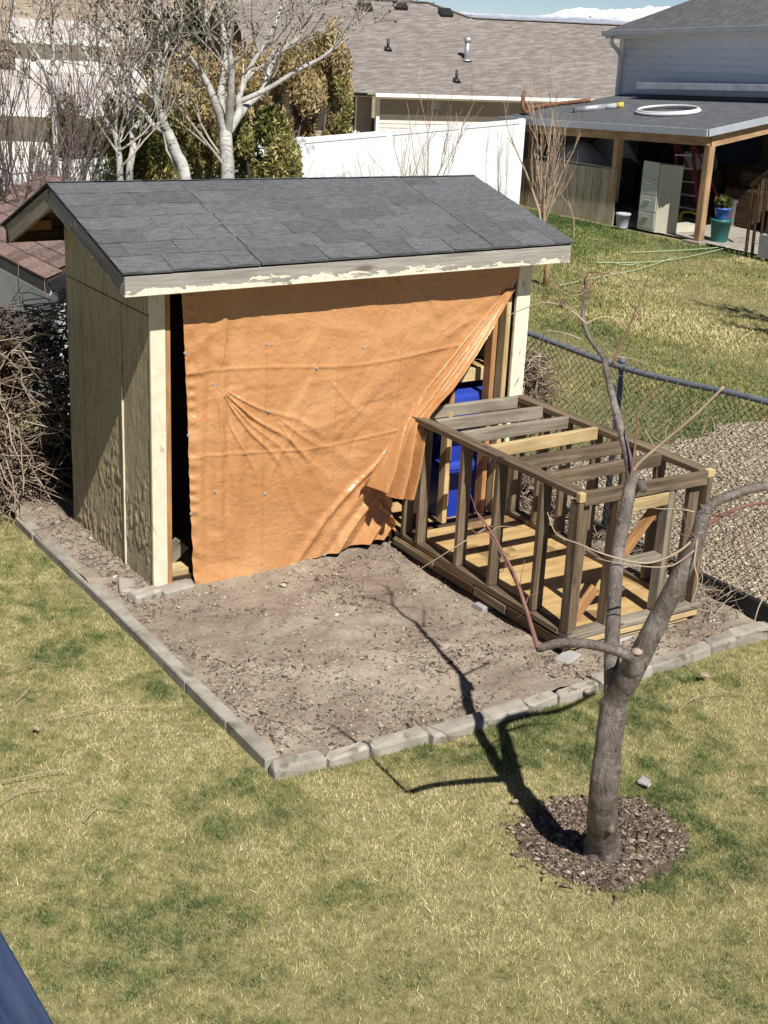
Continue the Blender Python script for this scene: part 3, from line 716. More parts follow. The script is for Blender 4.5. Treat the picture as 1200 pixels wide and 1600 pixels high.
roof = link('roof_shingles', mesh('roof_shingles', [(RX0 - .012, RY - .12, RZ - .03), (RX1, RY - .12, RZR - .03), (RX1, RY, RZR + .012), (RX0 - .012, RY, RZ + .012), (RX0 - .012, RY + .12, RZ - .036), (RX1, RY + .12, RZR - .036)], [(0, 1, 2, 3), (3, 2, 5, 4)]), M['shingle'], shed)
shingle_slope(EY, EZ, RY, RZ, EZR - EZ, 7, roof)
shingle_slope(BY, BZ, RY, RZ, 0, 6, roof)
# front fascia, rake boards
beam('fascia', (RX0 + .008, EY + .003, EZ - .085), (RX1 - .01, EY + .003, EZR - .085), .036, .128, M['peelfascia'], shed)
beam('fascia', (RX0 + .02, BY - .02, BZ - .075), (RX1 - .02, BY - .02, BZ - .075), .03, .10, M['darkwood'], shed)
def rake(x, dr=0, de=0):
    n1 = Vector((0, RY - EY, RZ - EZ)).normalized(); n2 = Vector((0, BY - RY, BZ - RZ)).normalized()
    beam('rake_board', (x, EY + .025, EZ + de - .080), (x, RY + .004, RZ + dr - .088), .026, .118, M['rake'], shed)
    beam('rake_board', (x + .001, RY + .006, RZ + dr - .090), (x + .001, BY - .10, BZ - .05), .026, .135, M['greywood'], shed)
rake(RX0 + .016); rake(RX1 - .026, RZR - RZ, EZR - EZ)
for y in (.12, .7, 1.3, 1.75): beam('lookout', (RX0 + .04, y, roofz(y) - .075), (-.002, y, roofz(y) - .075), .04, .07, M['orangewood'], shed)
for i in range(5):
    x = .02 + i * .74; beam('rafter', (x + .06, EY + .03, EZ - .085), (x + .06, RY, RZ - .085), .04, .08, M['darkwood'], shed)
# things stored just inside the left gap
o = beam('plank', (.16, .26, .10), (.31, .20, .27), .02, .14, M['greywood'], None, up=(-.75, 0, .66)); tag(o, 'grey board end leaning inside the dark gap left of the tarp', 'board')
fan = empty('wire_rack', (.2, .31, .1), 'dark wire rack behind the leaning board in the left gap of the shed', 'rack')
mb = MB()
for k in range(9): mb.tube([(.14, .30, .24 + k * .045), (.27, .31, .27 + k * .045)], .005, 5)
mb.build('bars', M['galv'], fan); mb = MB(); mb.tube([(.15, .31, .10), (.15, .31, .68)], .008, 6); mb.tube([(.27, .32, .10), (.27, .32, .68)], .008, 6); mb.build('frame', M['galv'], fan)

# ================================================================== BLUE BINS
def bin_(loc, s, label, h, w=.56, d=.40):
    e = empty('storage_bin', loc, label, 'storage bin', 'blue bins stacked in the shed')
    def frus(z0, z1, k0, k1, open_=False):
        n = 8; v = []
        for (z, k) in ((z0, k0), (z1, k1)):
            for sx, sy in ((-1, -1), (1, -1), (1, 1), (-1, 1)):
                cx, cy = sx * (w / 2 * k - .03), sy * (d / 2 * k - .03)
                a0 = atan2(sy, sx)
                for da in (-pi / 4, 0, pi / 4): v.append((cx + .03 * 1.0 * cos(a0 + da), cy + .03 * cos(pi / 2 - a0 - da), z))
        n = 12
        f = [(i, (i + 1) % n, n + (i + 1) % n, n + i) for i in range(n)] + [tuple(range(n))[::-1], tuple(range(n, 2 * n))]
        return v, f
    mb = MB(); mb.add(*frus(0, h * .86, .86, .97)); 
    b = mb.build('tub', M['binblue'], None); b.parent = e
    mb = MB(); mb.add(*frus(h * .80, h * .87, 1.0, 1.02)); r = mb.build('rim', M['binblue'], None); r.parent = b
    mb = MB(); mb.add(*frus(h * .885, h * .955, 1.05, 1.05)); mb.add(*frus(h * .953, h * 1.0, .98, .95)); l = mb.build('lid', M['binlid'], None); l.parent = e
    for sx in (-1, 1):
        mb = MB(); mb.box((sx * w * .5 - .02, -.07, h * .68), (sx * w * .5 + .02, .07, h * .79)); hd = mb.build('handle', M['binlid'], None); hd.parent = e
bin_((2.72, .34, .10), 1, 'lower blue plastic bin of the stack inside the shed', .46)
bin_((2.74, .34, .562), 1, 'upper blue plastic bin with lid, stacked below the shelf', .54, .58)

# ================================================================== THE TARP
TY = -.045
def tarp():
    ts = lambda px, py, y=TY: at_y(px, py, y)
    # right outline of the flat sheet from the top to the bottom, and its left outline
    right = [ts(813, 413), ts(800, 452), ts(768, 500), ts(735, 553), ts(700, 606), ts(662, 650), ts(630, 700), ts(604, 745), ts(592, 785), ts(606, 815), ts(612, 835)]
    left = [ts(281, 440), ts(284, 470), ts(287, 520), ts(290, 580), ts(293, 640), ts(294, 700), ts(296, 750), ts(297, 800), ts(300, 850), ts(301, 890), ts(303, 926)]
    R, _ = spline(right, [0] * 11, 34); L, _ = spline(left, [0] * 11, 34)
    n = len(R); m = 400
    corner = Vector((2.93, 0, 2.02)); knot = ts(338, 603); pin = ts(419, 643)
    V = np.empty((n, m, 3))
    for i in range(n):
        a, b = L[i], R[i]
        u = np.linspace(0, 1, m)
        V[i, :, 0] = a.x + (b.x - a.x) * u; V[i, :, 2] = a.z + (b.z - a.z) * u
    # bottom hem dips and rises as in a hanging sheet
    X, Z = V[:, :, 0], V[:, :, 2]
    tb = np.linspace(0, 1, n)[:, None]
    Z += -.03 * np.clip(tb - .9, 0, 1) * 10 * np.exp(-((X - .42) / .12) ** 2) * .5
    Yd = np.zeros_like(X)
    # pleats radiating from the upper right corner
    phi = np.arctan2(corner.z - Z, corner.x - X); rr = np.hypot(corner.x - X, corner.z - Z)
    for p0, wd, am in ((1.045, .010, .040), (1.00, .013, .045), (.955, .016, -.022), (.905, .014, .040), (.855, .02, .018), (.80, .012, .020), (.66, .05, -.006), (.50, .05, .006), (.30, .05, .004)):
        Yd -= am * np.exp(-((phi - p0 - .015 * np.sin(rr * 5)) / wd) ** 2) * np.clip(rr / 1.2, 0, 1.1)
    # creases radiating from two grommets
    for kx, kz, lst in ((knot.x, knot.z, ((-.72, .028, .022), (-.95, .024, .018), (-.50, .03, .012), (-1.45, .05, .014), (1.45, .05, .013), (-1.2, .022, .012), (-.84, .02, .010))), (pin.x, pin.z, ((-.9, .04, .010), (-.62, .05, .008))), (ts(497, 576).x, ts(497, 576).z, ((-.8, .06, .006),))):
        ph = np.arctan2(Z - kz, X - kx); r2 = np.hypot(X - kx, Z - kz)
        for p0, wd, am in lst: Yd -= am * np.exp(-((ph - p0 + .05 * np.sin(r2 * 7)) / wd) ** 2) * np.clip(r2 / .15, 0, 1) * np.exp(-(r2 / .95) ** 2)
    # long soft vertical waves at the left, horizontal fold lines, crumple everywhere
    Yd -= .016 * np.exp(-((X - .47) / .22) ** 2) * np.sin(X * 42 + 1.3 * np.sin(Z * 2)) * np.clip(1.2 - np.abs(Z - 1.0), .2, 1)
    Yd -= .006 * np.exp(-((Z - 1.52 - .03 * np.sin(X * 3)) / .012) ** 2) + .005 * np.exp(-((Z - .95 - .02 * np.sin(X * 4)) / .012) ** 2)
    for xq in (.78, 1.33, 1.86): Yd -= .005 * np.exp(-((X - xq - .01 * np.sin(Z * 5)) / .010) ** 2)
    Yd -= .026 * (fbm(X, Z, 2.4, 2) - .5) + .007 * (fbm(X * 1.1 + Z * .5, Z * 1.4, 8, 3) - .5) + .0035 * (np.abs(fbm(X * .8, Z * 1.2, 15, 3) - .5) * 2) + .0022 * (np.abs(fbm(X + 5, Z * 1.5, 40, 2) - .5) * 2)
    cr = random.Random(77)
    for _ in range(90):                                        # sharp folds: tent-shaped ridges and valleys of limited length
        cx, cz = cr.uniform(.25, 2.4), cr.uniform(.1, 2.0); th = cr.choice((cr.gauss(0, .25), cr.gauss(1.45, .3), cr.uniform(0, pi), cr.gauss(-.75, .3))); ln = cr.uniform(.12, .5)
        da = (X - cx) * cos(th) + (Z - cz) * sin(th); dp = -(X - cx) * sin(th) + (Z - cz) * cos(th) + .02 * np.sin(da * 9 + cx * 7)
        Yd -= cr.choice((-1, 1, 1)) * cr.uniform(.0025, .007) * np.clip(1 - np.abs(dp) / cr.uniform(.025, .075), 0, 1) * np.clip(1 - (da / ln) ** 2, 0, 1)
    # belly outwards and hem stitching puckers along the left border
    Yd -= .05 * np.sin(np.clip((2.05 - Z) / 2.05, 0, 1) * pi) * np.sin(np.clip((X - .25) / 2.2, 0, 1) * pi)
    Yd -= .006 * np.exp(-((X - .27) / .035) ** 2) * np.sin(Z * 60 + 3 * np.sin(Z * 9))
    Yd -= .05 * np.clip((.18 - Z) / .18, 0, 1) * np.clip((1.2 - X), 0, 1)
    V[:, :, 1] = TY + Yd; V0 = V.reshape(-1, 3).copy()
    idx = np.arange(n * m).reshape(n, m)
    F = np.stack([idx[:-1, :-1].ravel(), idx[1:, :-1].ravel(), idx[1:, 1:].ravel(), idx[:-1, 1:].ravel()], 1)
    e = link('tarp', fastmesh('tarp', V.reshape(-1, 3), F, True), M['tarp'])
    tag(e, 'crinkled orange tarp hung over the front of the shed', 'tarp')
    # the loose edge: bunched, folded over in front of the sheet and hanging free
    out = [ts(803, 450, -.06), ts(775, 497, -.10), ts(742, 553, -.16), ts(705, 606, -.23), ts(666, 650, -.30), ts(658, 690, -.33), ts(650, 735, -.33), ts(641, 777, -.32)]
    inn = [ts(793, 452, -.06), ts(737, 513, -.09), ts(687, 572, -.12), ts(645, 625, -.15), ts(617, 668, -.18), ts(598, 705, -.19), ts(584, 732, -.19), ts(568, 754, -.18)]
    O, _ = spline(out, [0] * 8, 16); I, _ = spline(inn, [0] * 8, 16); n = len(O); m = 70
    V = np.empty((n, m, 3)); u = np.linspace(0, 1, m)
    for i in range(n):
        t = i / (n - 1); a, b = I[i], O[i]
        for k in range(3): V[i, :, k] = a[k] + (b[k] - a[k]) * u
        amp = .024 + .052 * t ** .8
        V[i, :, 1] -= amp * (np.abs(np.sin(u * 8.2 + .9 * np.sin(t * 4))) ** .7 - .45) + amp * .55 * np.sin(u * 19 + 2.0 * t + .4) + .05 * t * np.sin(u * pi)
        V[i, :, 2] -= .030 * t ** 6 * np.sin(u * pi) + .012 * t ** 3 * np.sin(u * 17)
        V[i, :, 0] += .008 * np.sin(u * 13 + 5 * t) * t
    V[:, :, 1] -= .012 * (fbm(V[:, :, 0], V[:, :, 2], 18, 3) - .5)
    idx = np.arange(n * m).reshape(n, m)
    F = np.stack([idx[:-1, :-1].ravel(), idx[1:, :-1].ravel(), idx[1:, 1:].ravel(), idx[:-1, 1:].ravel()], 1)
    link('folded_edge', fastmesh('folded_edge', V.reshape(-1, 3), F, True), M['tarp'], e)
    # crumpled corner curling back under the fold
    A, B, Cc, Dd = ts(566, 762, -.05), ts(612, 778, -.13), ts(618, 834, -.14), ts(592, 800, -.02)
    n = 26; V = np.empty((n, n, 3)); s, t = np.meshgrid(np.linspace(0, 1, n), np.linspace(0, 1, n))
    for k in range(3): V[:, :, k] = (A[k] * (1 - s) + B[k] * s) * (1 - t) + (Dd[k] * (1 - s) + Cc[k] * s) * t
    V[:, :, 1] += .05 * np.abs(np.sin(s * 5 + t * 2)) - .03 * np.abs(np.sin(t * 6 - s * 2)); V[:, :, 0] += .012 * np.sin(t * 9)
    idx = np.arange(n * n).reshape(n, n); F = np.stack([idx[:-1, :-1].ravel(), idx[1:, :-1].ravel(), idx[1:, 1:].ravel(), idx[:-1, 1:].ravel()], 1)
    link('curled_corner', fastmesh('curled_corner', V.reshape(-1, 3), F, True), M['tarp'], e)
    # grommets
    mb = MB(); ring = [(cos(k * pi / 4) * .0075, 0, sin(k * pi / 4) * .0075) for k in range(9)]
    mb.tube(ring, .0035, 5, False); gm = mesh('grommet', mb.V, mb.F, True); gm.materials.append(M['fasciablue'])
    for (px, py) in ((291, 555), (296, 683), (301, 806), (304, 924), (338, 603), (419, 538), (419, 643), (495, 576), (568, 543), (638, 556), (339, 770), (417, 773), (373, 907), (401, 897), (490, 881), (511, 871)):
        p = at_y(px, py, TY - .05); q = V0[np.argmin((V0[:, 0] - p.x) ** 2 + (V0[:, 2] - p.z) ** 2)]; p = Vector((q[0], q[1] - .004, q[2])); link('grommet', gm, None, e, loc=p)
tarp()

# ================================================================== THE COOP FRAME
CX0, CX1, CY0, CY1, CT = 1.90, 3.03, -2.07, -.07, 1.112
coop = empty('coop_frame', (CX0, CY0, 0), 'unfinished timber coop frame of weathered studs on a plywood floor', 'frame')
S4, S2 = .088, .040; WARP = .012
# base: two brown runners with a skirt of short boards, on concrete blocks
block('runner', (CX0 + .012, CY0 + .02, .045), (CX0 + .05, CY1, .105), M['darkwood'], coop)
for k, (a, b, m) in enumerate(((CY0, CY0 + .60, 'darkwood'), (CY0 + .61, CY0 + .98, 'weathered'), (CY0 + .99, CY0 + 1.45, 'darkwood'), (CY0 + 1.46, CY1, 'weathered'))):
    block('skirt_board', (CX0 - .012, a + .01, .060 + .006 * k), (CX0 + .010, b, .128), M[m], coop)
block('runner', (CX1 - .05, CY0 + .03, .045), (CX1, CY1, .128), M['darkwood'], coop)
block('runner', (CX0 + .06, CY0 + .01, .05), (CX1 - .06, CY0 + .05, .112), M['fresh'], coop)
for y in (-1.55, -1.05, -.55): block('floor_joist', (CX0 + .055, y, .05), (CX1 - .055, y + .04, .124), M['darkwood'], coop)
block('floor', (CX0 + .004, CY0 + .06, .130), (CX1 - .004, CY1 - .005, .145), M['plyfloor'], coop, .002)
# bottom plates
block('bottom_plate', (CX0, CY0 + S4, .147), (CX0 + S4, CY1, .147 + S2), M['weathered'], coop)
block('bottom_plate', (CX1 - S4, CY0 + S4, .147), (CX1, CY1, .147 + S2), M['weathered'], coop)
block('bottom_plate', (CX0 + .0, CY0 - .02, .130), (2.30, CY0 + S4 - .004, .130 + S2), M['greywood'], coop)
block('bottom_plate', (2.305, CY0 - .018, .128), (2.66, CY0 + S4 - .004, .128 + S2), M['greywood'], coop)
block('bottom_plate', (2.665, CY0 - .02, .132), (CX1 + .02, CY0 + S4 - .004, .132 + S2), M['greywood'], coop)
block('end_board', (CX0 + .04, CY0 - .012, .085), (CX1 + .01, CY0 + .006, .126), M['fresh'], coop)
# long side studs and top rails
zs0, zs1 = .189, CT - S2 - .002
for y in (-.17, -.36, -.84, -1.23, -1.69): block('stud', (CX0 + .002, y - .020, zs0), (CX0 + S4 - .002, y + .020, zs1), M['weathered'], coop)
for y in (-.12, -.40, -.66, -.98, -1.30, -1.62): block('stud', (CX1 - S4 + .002, y - .020, zs0), (CX1 - .002, y + .020, zs1), M['weathered'], coop)
block('top_rail', (CX0 - .002, CY0 + .045, CT - S2), (CX0 + S4, CY1 - .15, CT), M['weathered'], coop)
block('top_rail', (CX1 - S4, CY0 + .045, CT - S2), (CX1 + .002, CY1, CT), M['weathered'], coop)
# joists on edge between the rails
for y, m in ((-.10, 'greywood'), (-.47, 'greywood'), (-.86, 'greywood'), (-1.22, 'fresh'), (-1.50, 'weathered'), (-1.76, 'weathered')):
    yy = {-.10: -.10, -.47: -.40, -.86: -.70, -1.22: -1.02, -1.50: -1.34, -1.76: -1.66}[y]
    block('joist', (CX0 + S4 + .002, yy - .02, CT - .084), (CX1 - S4 - .002, yy + .02, CT + .004), M[m], coop)
# the near end: corner posts, top rail with fresh ends, door studs, header, mid rail, braces
block('end_rail', (CX0 + .045, CY0, CT - S4 - .004), (CX1 - .055, CY0 + .040, CT - .002), M['weathered'], coop)
block('rail_end', (CX0 - .003, CY0 - .002, CT - .058), (CX0 + .043, CY0 + .042, CT + .003), M['fresh'], coop)
block('rail_end', (CX1 - .053, CY0 - .002, CT - .050), (CX1 + .012, CY0 + .042, CT + .001), M['fresh'], coop)
block('post', (CX0, CY0 + .0, .172), (CX0 + .04, CY0 + S4, CT - .062), M['weathered'], coop)
block('post', (CX0 + .042, CY0 + .045, .172), (CX0 + .12, CY0 + S4, CT - S4 - .008), M['weathered'], coop)
block('post', (CX1 - .045, CY0, .176), (CX1 - .002, CY0 + S4, CT - .054), M['weathered'], coop)
block('post', (CX1 - .15, CY0 + .045, .176), (CX1 - .062, CY0 + S4, CT - S4 - .008), M['weathered'], coop)
block('door_stud', (2.215, CY0 + .002, .172), (2.255, CY0 + S4 - .002, CT - S4 - .008), M['weathered'], coop)
block('door_stud', (2.655, CY0 + .002, .176), (2.695, CY0 + S4 - .002, CT - S4 - .008), M['greywood'], coop)
block('door_stud', (2.700, CY0 + .022, .176), (2.738, CY0 + S4 - .002, CT - S4 - .008), M['weathered'], coop)
block('header', (2.257, CY0 + .004, .925), (2.653, CY0 + .042, 1.012), M['fresh'], coop)
block('mid_rail', (2.257, CY0 + .004, .545), (2.653, CY0 + .080, .585), M['greywood'], coop)
beam('brace', (2.36, CY0 + .10, .56), (2.66, CY0 + .10, .90), .025, .085, M['orangewood'], coop)
beam('brace', (1.99, CY0 + .11, .16), (2.20, CY0 + .11, .40), .025, .080, M['orangewood'], coop)
WARP = 0.0
# inner end against the shed
block('stud', (2.30, CY1 - .05, zs0), (2.34, CY1 + .03, zs1), M['fresh'], coop)
for (x, y, rz, lb) in ((1.90, -2.10, .4, 'concrete block under the near left corner of the coop frame'), (1.925, -1.20, .1, 'concrete block halfway along the left side of the coop frame'), (2.42, -2.02, .1, 'concrete block under the middle of the coop near end'), (2.88, -1.99, .2, 'concrete block under the near right corner of the coop frame')):
    o = link('concrete_block', stone_mesh('concrete_block', .16, .11, .085, .006, .004), M['blockgrey'], None, mw=Matrix.Translation((x, y, .0)) @ Matrix.Rotation(rz, 4, 'Z')); tag(o, lb, 'block', 'blocks under the coop')
o = block('board_scrap', (1.93, -.42, .004 + .05), (2.02, -.18, .10), M['greywood'], None); tag(o, 'short grey scrap board under the inner end of the coop', 'board')

# ================================================================== CHAIN LINK FENCE
fence = empty('chain_link_fence', (3.46, -.6, 0), 'chain link fence with blue grey top rail behind the coop frame', 'fence')
FX = 3.46
mb = MB(); P, R_ = spline([(FX - .01, -4.6, 1.60), (FX, -2.11, 1.515), (FX, -1.3, 1.455), (FX, -.6, 1.415), (FX, .43, 1.435), (FX, 2.6, 1.46)], [.023] * 6, 6); mb.tube(P, R_, 10); mb.build('top_rail', M['railblue'], fence, True)
for y in (-.62, 2.5, -3.9):
    mb = MB(); mb.tube([(FX + .03, y, -.1), (FX + .03, y, 1.44)], .026, 10); mb.tube([(FX + .03, y, 1.44), (FX + .03, y, 1.47), (FX + .03, y, 1.49)], [.03, .026, .008], 10)
    mb.build('post', M['railblue'], fence, True)
def railz(y): return 1.43 + .012 * max(0, -y - .6) ** 2 * 3
mb = MB(); pit = .062; Y0, Y1 = -3.1, 2.4
for k in range(int((Y1 - Y0 + 1.6) / pit)):
    for sg in (1, -1):
        c = Y0 - .8 + k * pit; pts = []
        for z in np.arange(.02, 1.66, .05):
            y = c + sg * (z - .8) * 1.0
            if Y0 < y < Y1 and z < railz(y) + .01: pts.append((FX - .004 + .003 * sg + .004 * sin(y * 3 + z * 2), y, z))
        if len(pts) > 1: mb.tube([pts[0]] + pts[2:-1:4] + [pts[-1]], .0021, 3, False)
for k in range(int(5.2 / .11)):
    y0 = -2.9 + k * .11; h = railz(y0)
    mb.tube([(FX - .03, y0 - .01, h - .008), (FX - .012, y0, h + .026), (FX + .024, y0 + .01, h + .012), (FX + .02, y0 + .012, h - .02)], .004, 3, False)
w = mb.build('mesh_wire', M['wire'], fence); w['kind'] = 'stuff'
block('kick_board', (FX - .03, -4.4, .0), (FX + .008, .4, .17), M['blackboard'], fence)

# ================================================================== THE FOREGROUND TREE
tree = empty('fruit_tree', (.683, -3.816, 0), 'pruned bare fruit tree with grey trunk standing in the bark mulch ring', 'tree')
T = lambda px, py, d: at_d(px, py, d)
base = Vector((.683, -3.816, -.06))
limbs = [
    ([base, base + Vector((.0, .0, .10)), T(942, 1250, 6.30), T(950, 1170, 6.24), T(960, 1095, 6.20)], [.093, .081, .070, .064, .065]),
    ([T(960, 1100, 6.20), T(956, 1030, 6.20), T(959, 950, 6.25), T(966, 860, 6.30), T(983, 770, 6.37), T(988, 742, 6.38)], [.050, .037, .034, .033, .033, .029]),
    ([T(988, 748, 6.38), T(975, 690, 6.45), T(957, 620, 6.55), T(942, 555, 6.65)], [.024, .021, .018, .015]),
    ([T(942, 556, 6.65), T(921, 528, 6.68), T(911, 495, 6.72), T(914, 455, 6.80), T(911, 428, 6.85)], [.014, .013, .011, .008, .004]),
    ([T(958, 1100, 6.20), T(985, 1055, 6.08), T(1025, 975, 5.98), T(1062, 900, 5.90), T(1088, 845, 5.86), T(1100, 800, 5.85)], [.055, .053, .047, .041, .036, .031]),
    ([T(1096, 815, 5.85), T(1112, 788, 5.86), T(1140, 775, 5.88), T(1180, 762, 5.90), T(1240, 752, 5.95), T(1330, 700, 6.05)], [.028, .025, .023, .022, .020, .012]),
    ([T(972, 1060, 6.16), T(984, 1030, 6.02), T(972, 1020, 5.95), T(930, 1008, 5.84), T(880, 1004, 5.74), T(840, 1014, 5.66)], [.042, .032, .026, .023, .021, .018]),
    ([T(976, 1060, 6.14), T(990, 1046, 6.02), T(995, 1022, 5.99)], [.040, .032, .027]),
    ([T(990, 765, 6.38), T(1000, 755, 6.36), T(1006, 766, 6.30)], [.030, .024, .020]),
]
mb = MB()
for p, r in limbs:
    P, R_ = spline(p, r, 7)
    R_ = [q * (1 + random.uniform(-.025, .025)) for i, q in enumerate(R_)]
    mb.tube(P, R_, 14)
for k in range(26):                                            # knots, old pruning collars and spurs
    p_, r_ = random.choice(limbs[:7]); P, R_ = spline(p_, r_, 6); i = random.randint(2, len(P) - 2); a = random.uniform(0, 2 * pi); t_ = (P[i + 1] - P[i - 1]).normalized(); q_ = t_.orthogonal().normalized(); q_.rotate(Matrix.Rotation(a, 3, t_)); rr_ = R_[i]
    mb.tube([P[i] + q_ * rr_ * .5, P[i] + q_ * (rr_ + .006), P[i] + q_ * (rr_ + random.uniform(.010, .024)) + t_ * .008], [rr_ * random.uniform(.3, .55), rr_ * .28, rr_ * .16], 7)
for k in range(9):                                             # root flare
    a = k * 2 * pi / 9 + random.uniform(-.2, .2); d = Vector((cos(a), sin(a), 0))
    mb.tube([base + d * .05 + Vector((0, 0, .20)), base + d * .072 + Vector((0, 0, .10)), base + d * .092 + Vector((0, 0, .0))], [.02, .026, .024], 8)
tr = mb.build('trunk', M['fruitbark'], tree, True)
rm = tr.modifiers.new('remesh', 'REMESH'); rm.mode = 'VOXEL'; rm.voxel_size = .0065; rm.use_smooth_shade = True
sm = tr.modifiers.new('smooth', 'SMOOTH'); sm.iterations = 6; sm.factor = .5
# thin live shoots
red = 'twigred'; tan = 'twigtan'; spur = {red: MB(), tan: MB()}; spurs = False
def shoot(mt, pix, r0, r1, n=5):
    mb = spur[mt] if spurs else MB()
    P, R_ = spline([T(*p) for p in pix], list(np.linspace(r0, r1, len(pix))), n); mb.tube(P, R_, 6)
    if not spurs: mb.build('shoot', M[mt], tree, True)
shoot(tan, [(990, 735, 6.38), (1000, 722, 6.36), (1040, 688, 6.30), (1090, 645, 6.22), (1131, 604, 6.15)], .010, .006)
shoot(red, [(985, 752, 6.36), (993, 690, 6.34), (996, 655, 6.33), (1001, 640, 6.33), (1030, 600, 6.3)], .006, .002)
shoot(red, [(840, 1012, 5.66), (832, 985, 5.66), (820, 945, 5.68), (800, 890, 5.72), (765, 828, 5.78), (745, 800, 5.8)], .012, .004)
shoot(red, [(838, 1000, 5.66), (815, 930, 5.7), (780, 860, 5.75), (755, 822, 5.78)], .006, .002)
shoot(tan, [(758, 826, 5.78), (735, 840, 5.8), (700, 862, 5.82), (650, 893, 5.86)], .004, .0016)
shoot(red, [(758, 826, 5.78), (745, 800, 5.78), (735, 772, 5.78)], .003, .001)
shoot(tan, [(915, 505, 6.70), (890, 484, 6.72), (855, 473, 6.76), (825, 480, 6.8), (790, 495, 6.84)], .006, .0018)
shoot(red, [(880, 480, 6.72), (868, 450, 6.72), (855, 415, 6.74)], .004, .0012)
shoot(red, [(914, 450, 6.8), (918, 425, 6.82), (922, 402, 6.84)], .004, .0012)
shoot(tan, [(912, 508, 6.70), (935, 497, 6.70), (958, 497, 6.70), (975, 520, 6.70)], .005, .002)
shoot(tan, [(908, 530, 6.68), (880, 520, 6.70), (850, 516, 6.72)], .004, .0016)
shoot(red, [(956, 570, 6.62), (985, 505, 6.60), (1000, 470, 6.58), (1014, 428, 6.56)], .006, .002)
shoot(red, [(985, 506, 6.60), (1003, 480, 6.6), (1018, 465, 6.6)], .003, .001)
shoot(tan, [(1095, 830, 5.85), (1060, 862, 5.84), (1010, 880, 5.86), (950, 868, 5.9), (905, 850, 5.95), (870, 835, 6.0), (855, 800, 6.02)], .006, .002)
shoot(tan, [(1085, 860, 5.83), (1045, 885, 5.84), (980, 882, 5.86), (930, 872, 5.9)], .004, .0015)
shoot(tan, [(1090, 840, 5.83), (1085, 880, 5.82), (1090, 910, 5.82), (1080, 945, 5.82)], .005, .0018)
shoot(red, [(1100, 822, 5.85), (1140, 800, 5.84), (1175, 788, 5.84), (1230, 782, 5.84)], .012, .005)
shoot(red, [(1135, 802, 5.84), (1160, 830, 5.84), (1170, 870, 5.86), (1182, 900, 5.88)], .004, .0015)
shoot(red, [(1120, 812, 5.84), (1150, 860, 5.86), (1190, 880, 5.88)], .003, .0012)
shoot(tan, [(1085, 800, 5.84), (1060, 795, 5.84), (1030, 795, 5.86), (1010, 790, 5.88)], .004, .0015)
shoot(tan, [(1195, 930, 5.9), (1185, 950, 5.88), (1178, 975, 5.86)], .004, .002)
spurs = True
for k in range(46):                                           # fine spur twigs near the leader and the shoots
    c = random.choice([(900, 480, 6.72), (880, 478, 6.74), (911, 460, 6.8), (915, 430, 6.84), (905, 500, 6.7), (820, 940, 5.7), (790, 875, 5.74), (760, 830, 5.78), (1090, 840, 5.83), (1120, 800, 5.84), (1160, 800, 5.84), (965, 560, 6.6), (945, 590, 6.6), (1045, 690, 6.3)])
    a = random.uniform(0, 2 * pi); L = random.uniform(18, 60); d2 = c[2] + random.uniform(-.12, .12)
    shoot(red if random.random() < .6 else tan, [(c[0] + random.uniform(-8, 8), c[1] + random.uniform(-8, 8), c[2]), (c[0] + cos(a) * L * .5 + random.uniform(-4, 4), c[1] + sin(a) * L * .5, (c[2] + d2) / 2), (c[0] + cos(a + .3) * L, c[1] + sin(a + .3) * L - 6, d2)], .0026, .001, 3)
for q in (red, tan): o = spur[q].build('spur_twigs', M[q], tree, True); o['kind'] = 'stuff'
mb = MB(); p = T(995, 1020, 5.985); d = (T(995, 1010, 5.98) - T(990, 1046, 6.02)).normalized(); mb.tube([p, p + d * .012, p + d * .02], [.028, .026, .010], 12); mb.build('cut_end', M['cutwood'], tree, True)

# ================================================================== BARE TREES AND SHRUBS: a branching grower
def grow(mb, p, d, L, r, lvl, up=.15, spread=.6, wig=.12, kids=(3, 5), sides=5, twig=None, tips=None, minr=.003, shrink=.62):
    n = 5 if lvl > 0 else 4; p = Vector(p); pts = [p]; rad = [r]; q = Vector(p); dd = Vector(d).normalized()
    for i in range(n):
        dd = (dd + Vector((random.gauss(0, wig), random.gauss(0, wig), random.gauss(0, wig) + up * .25))).normalized()
        q = q + dd * (L / n); pts.append(q.copy()); rad.append(max(minr, r * (1 - .55 * (i + 1) / n)))
    tgt = mb if (lvl > 1 or twig is None) else twig
    tgt.tube(pts, rad, sides if lvl > 1 else 4 if lvl == 1 else 3, False)
    if lvl == 0:
        if tips is not None: tips.append(pts[-1]); tips.append(pts[2])
        return
    for _ in range(random.randint(*kids)):
        k = random.randint(1, n); t = Vector((random.gauss(0, 1), random.gauss(0, 1), random.gauss(0, .6))).normalized()
        base_d = (pts[k] - pts[k - 1]).normalized()
        nd = (base_d + t * spread + Vector((0, 0, up))).normalized()
        grow(mb, pts[k], nd, L * shrink * random.uniform(.75, 1.2), max(minr, rad[k] * .62), lvl - 1, up, spread, wig, kids, sides, twig, tips, minr, shrink)
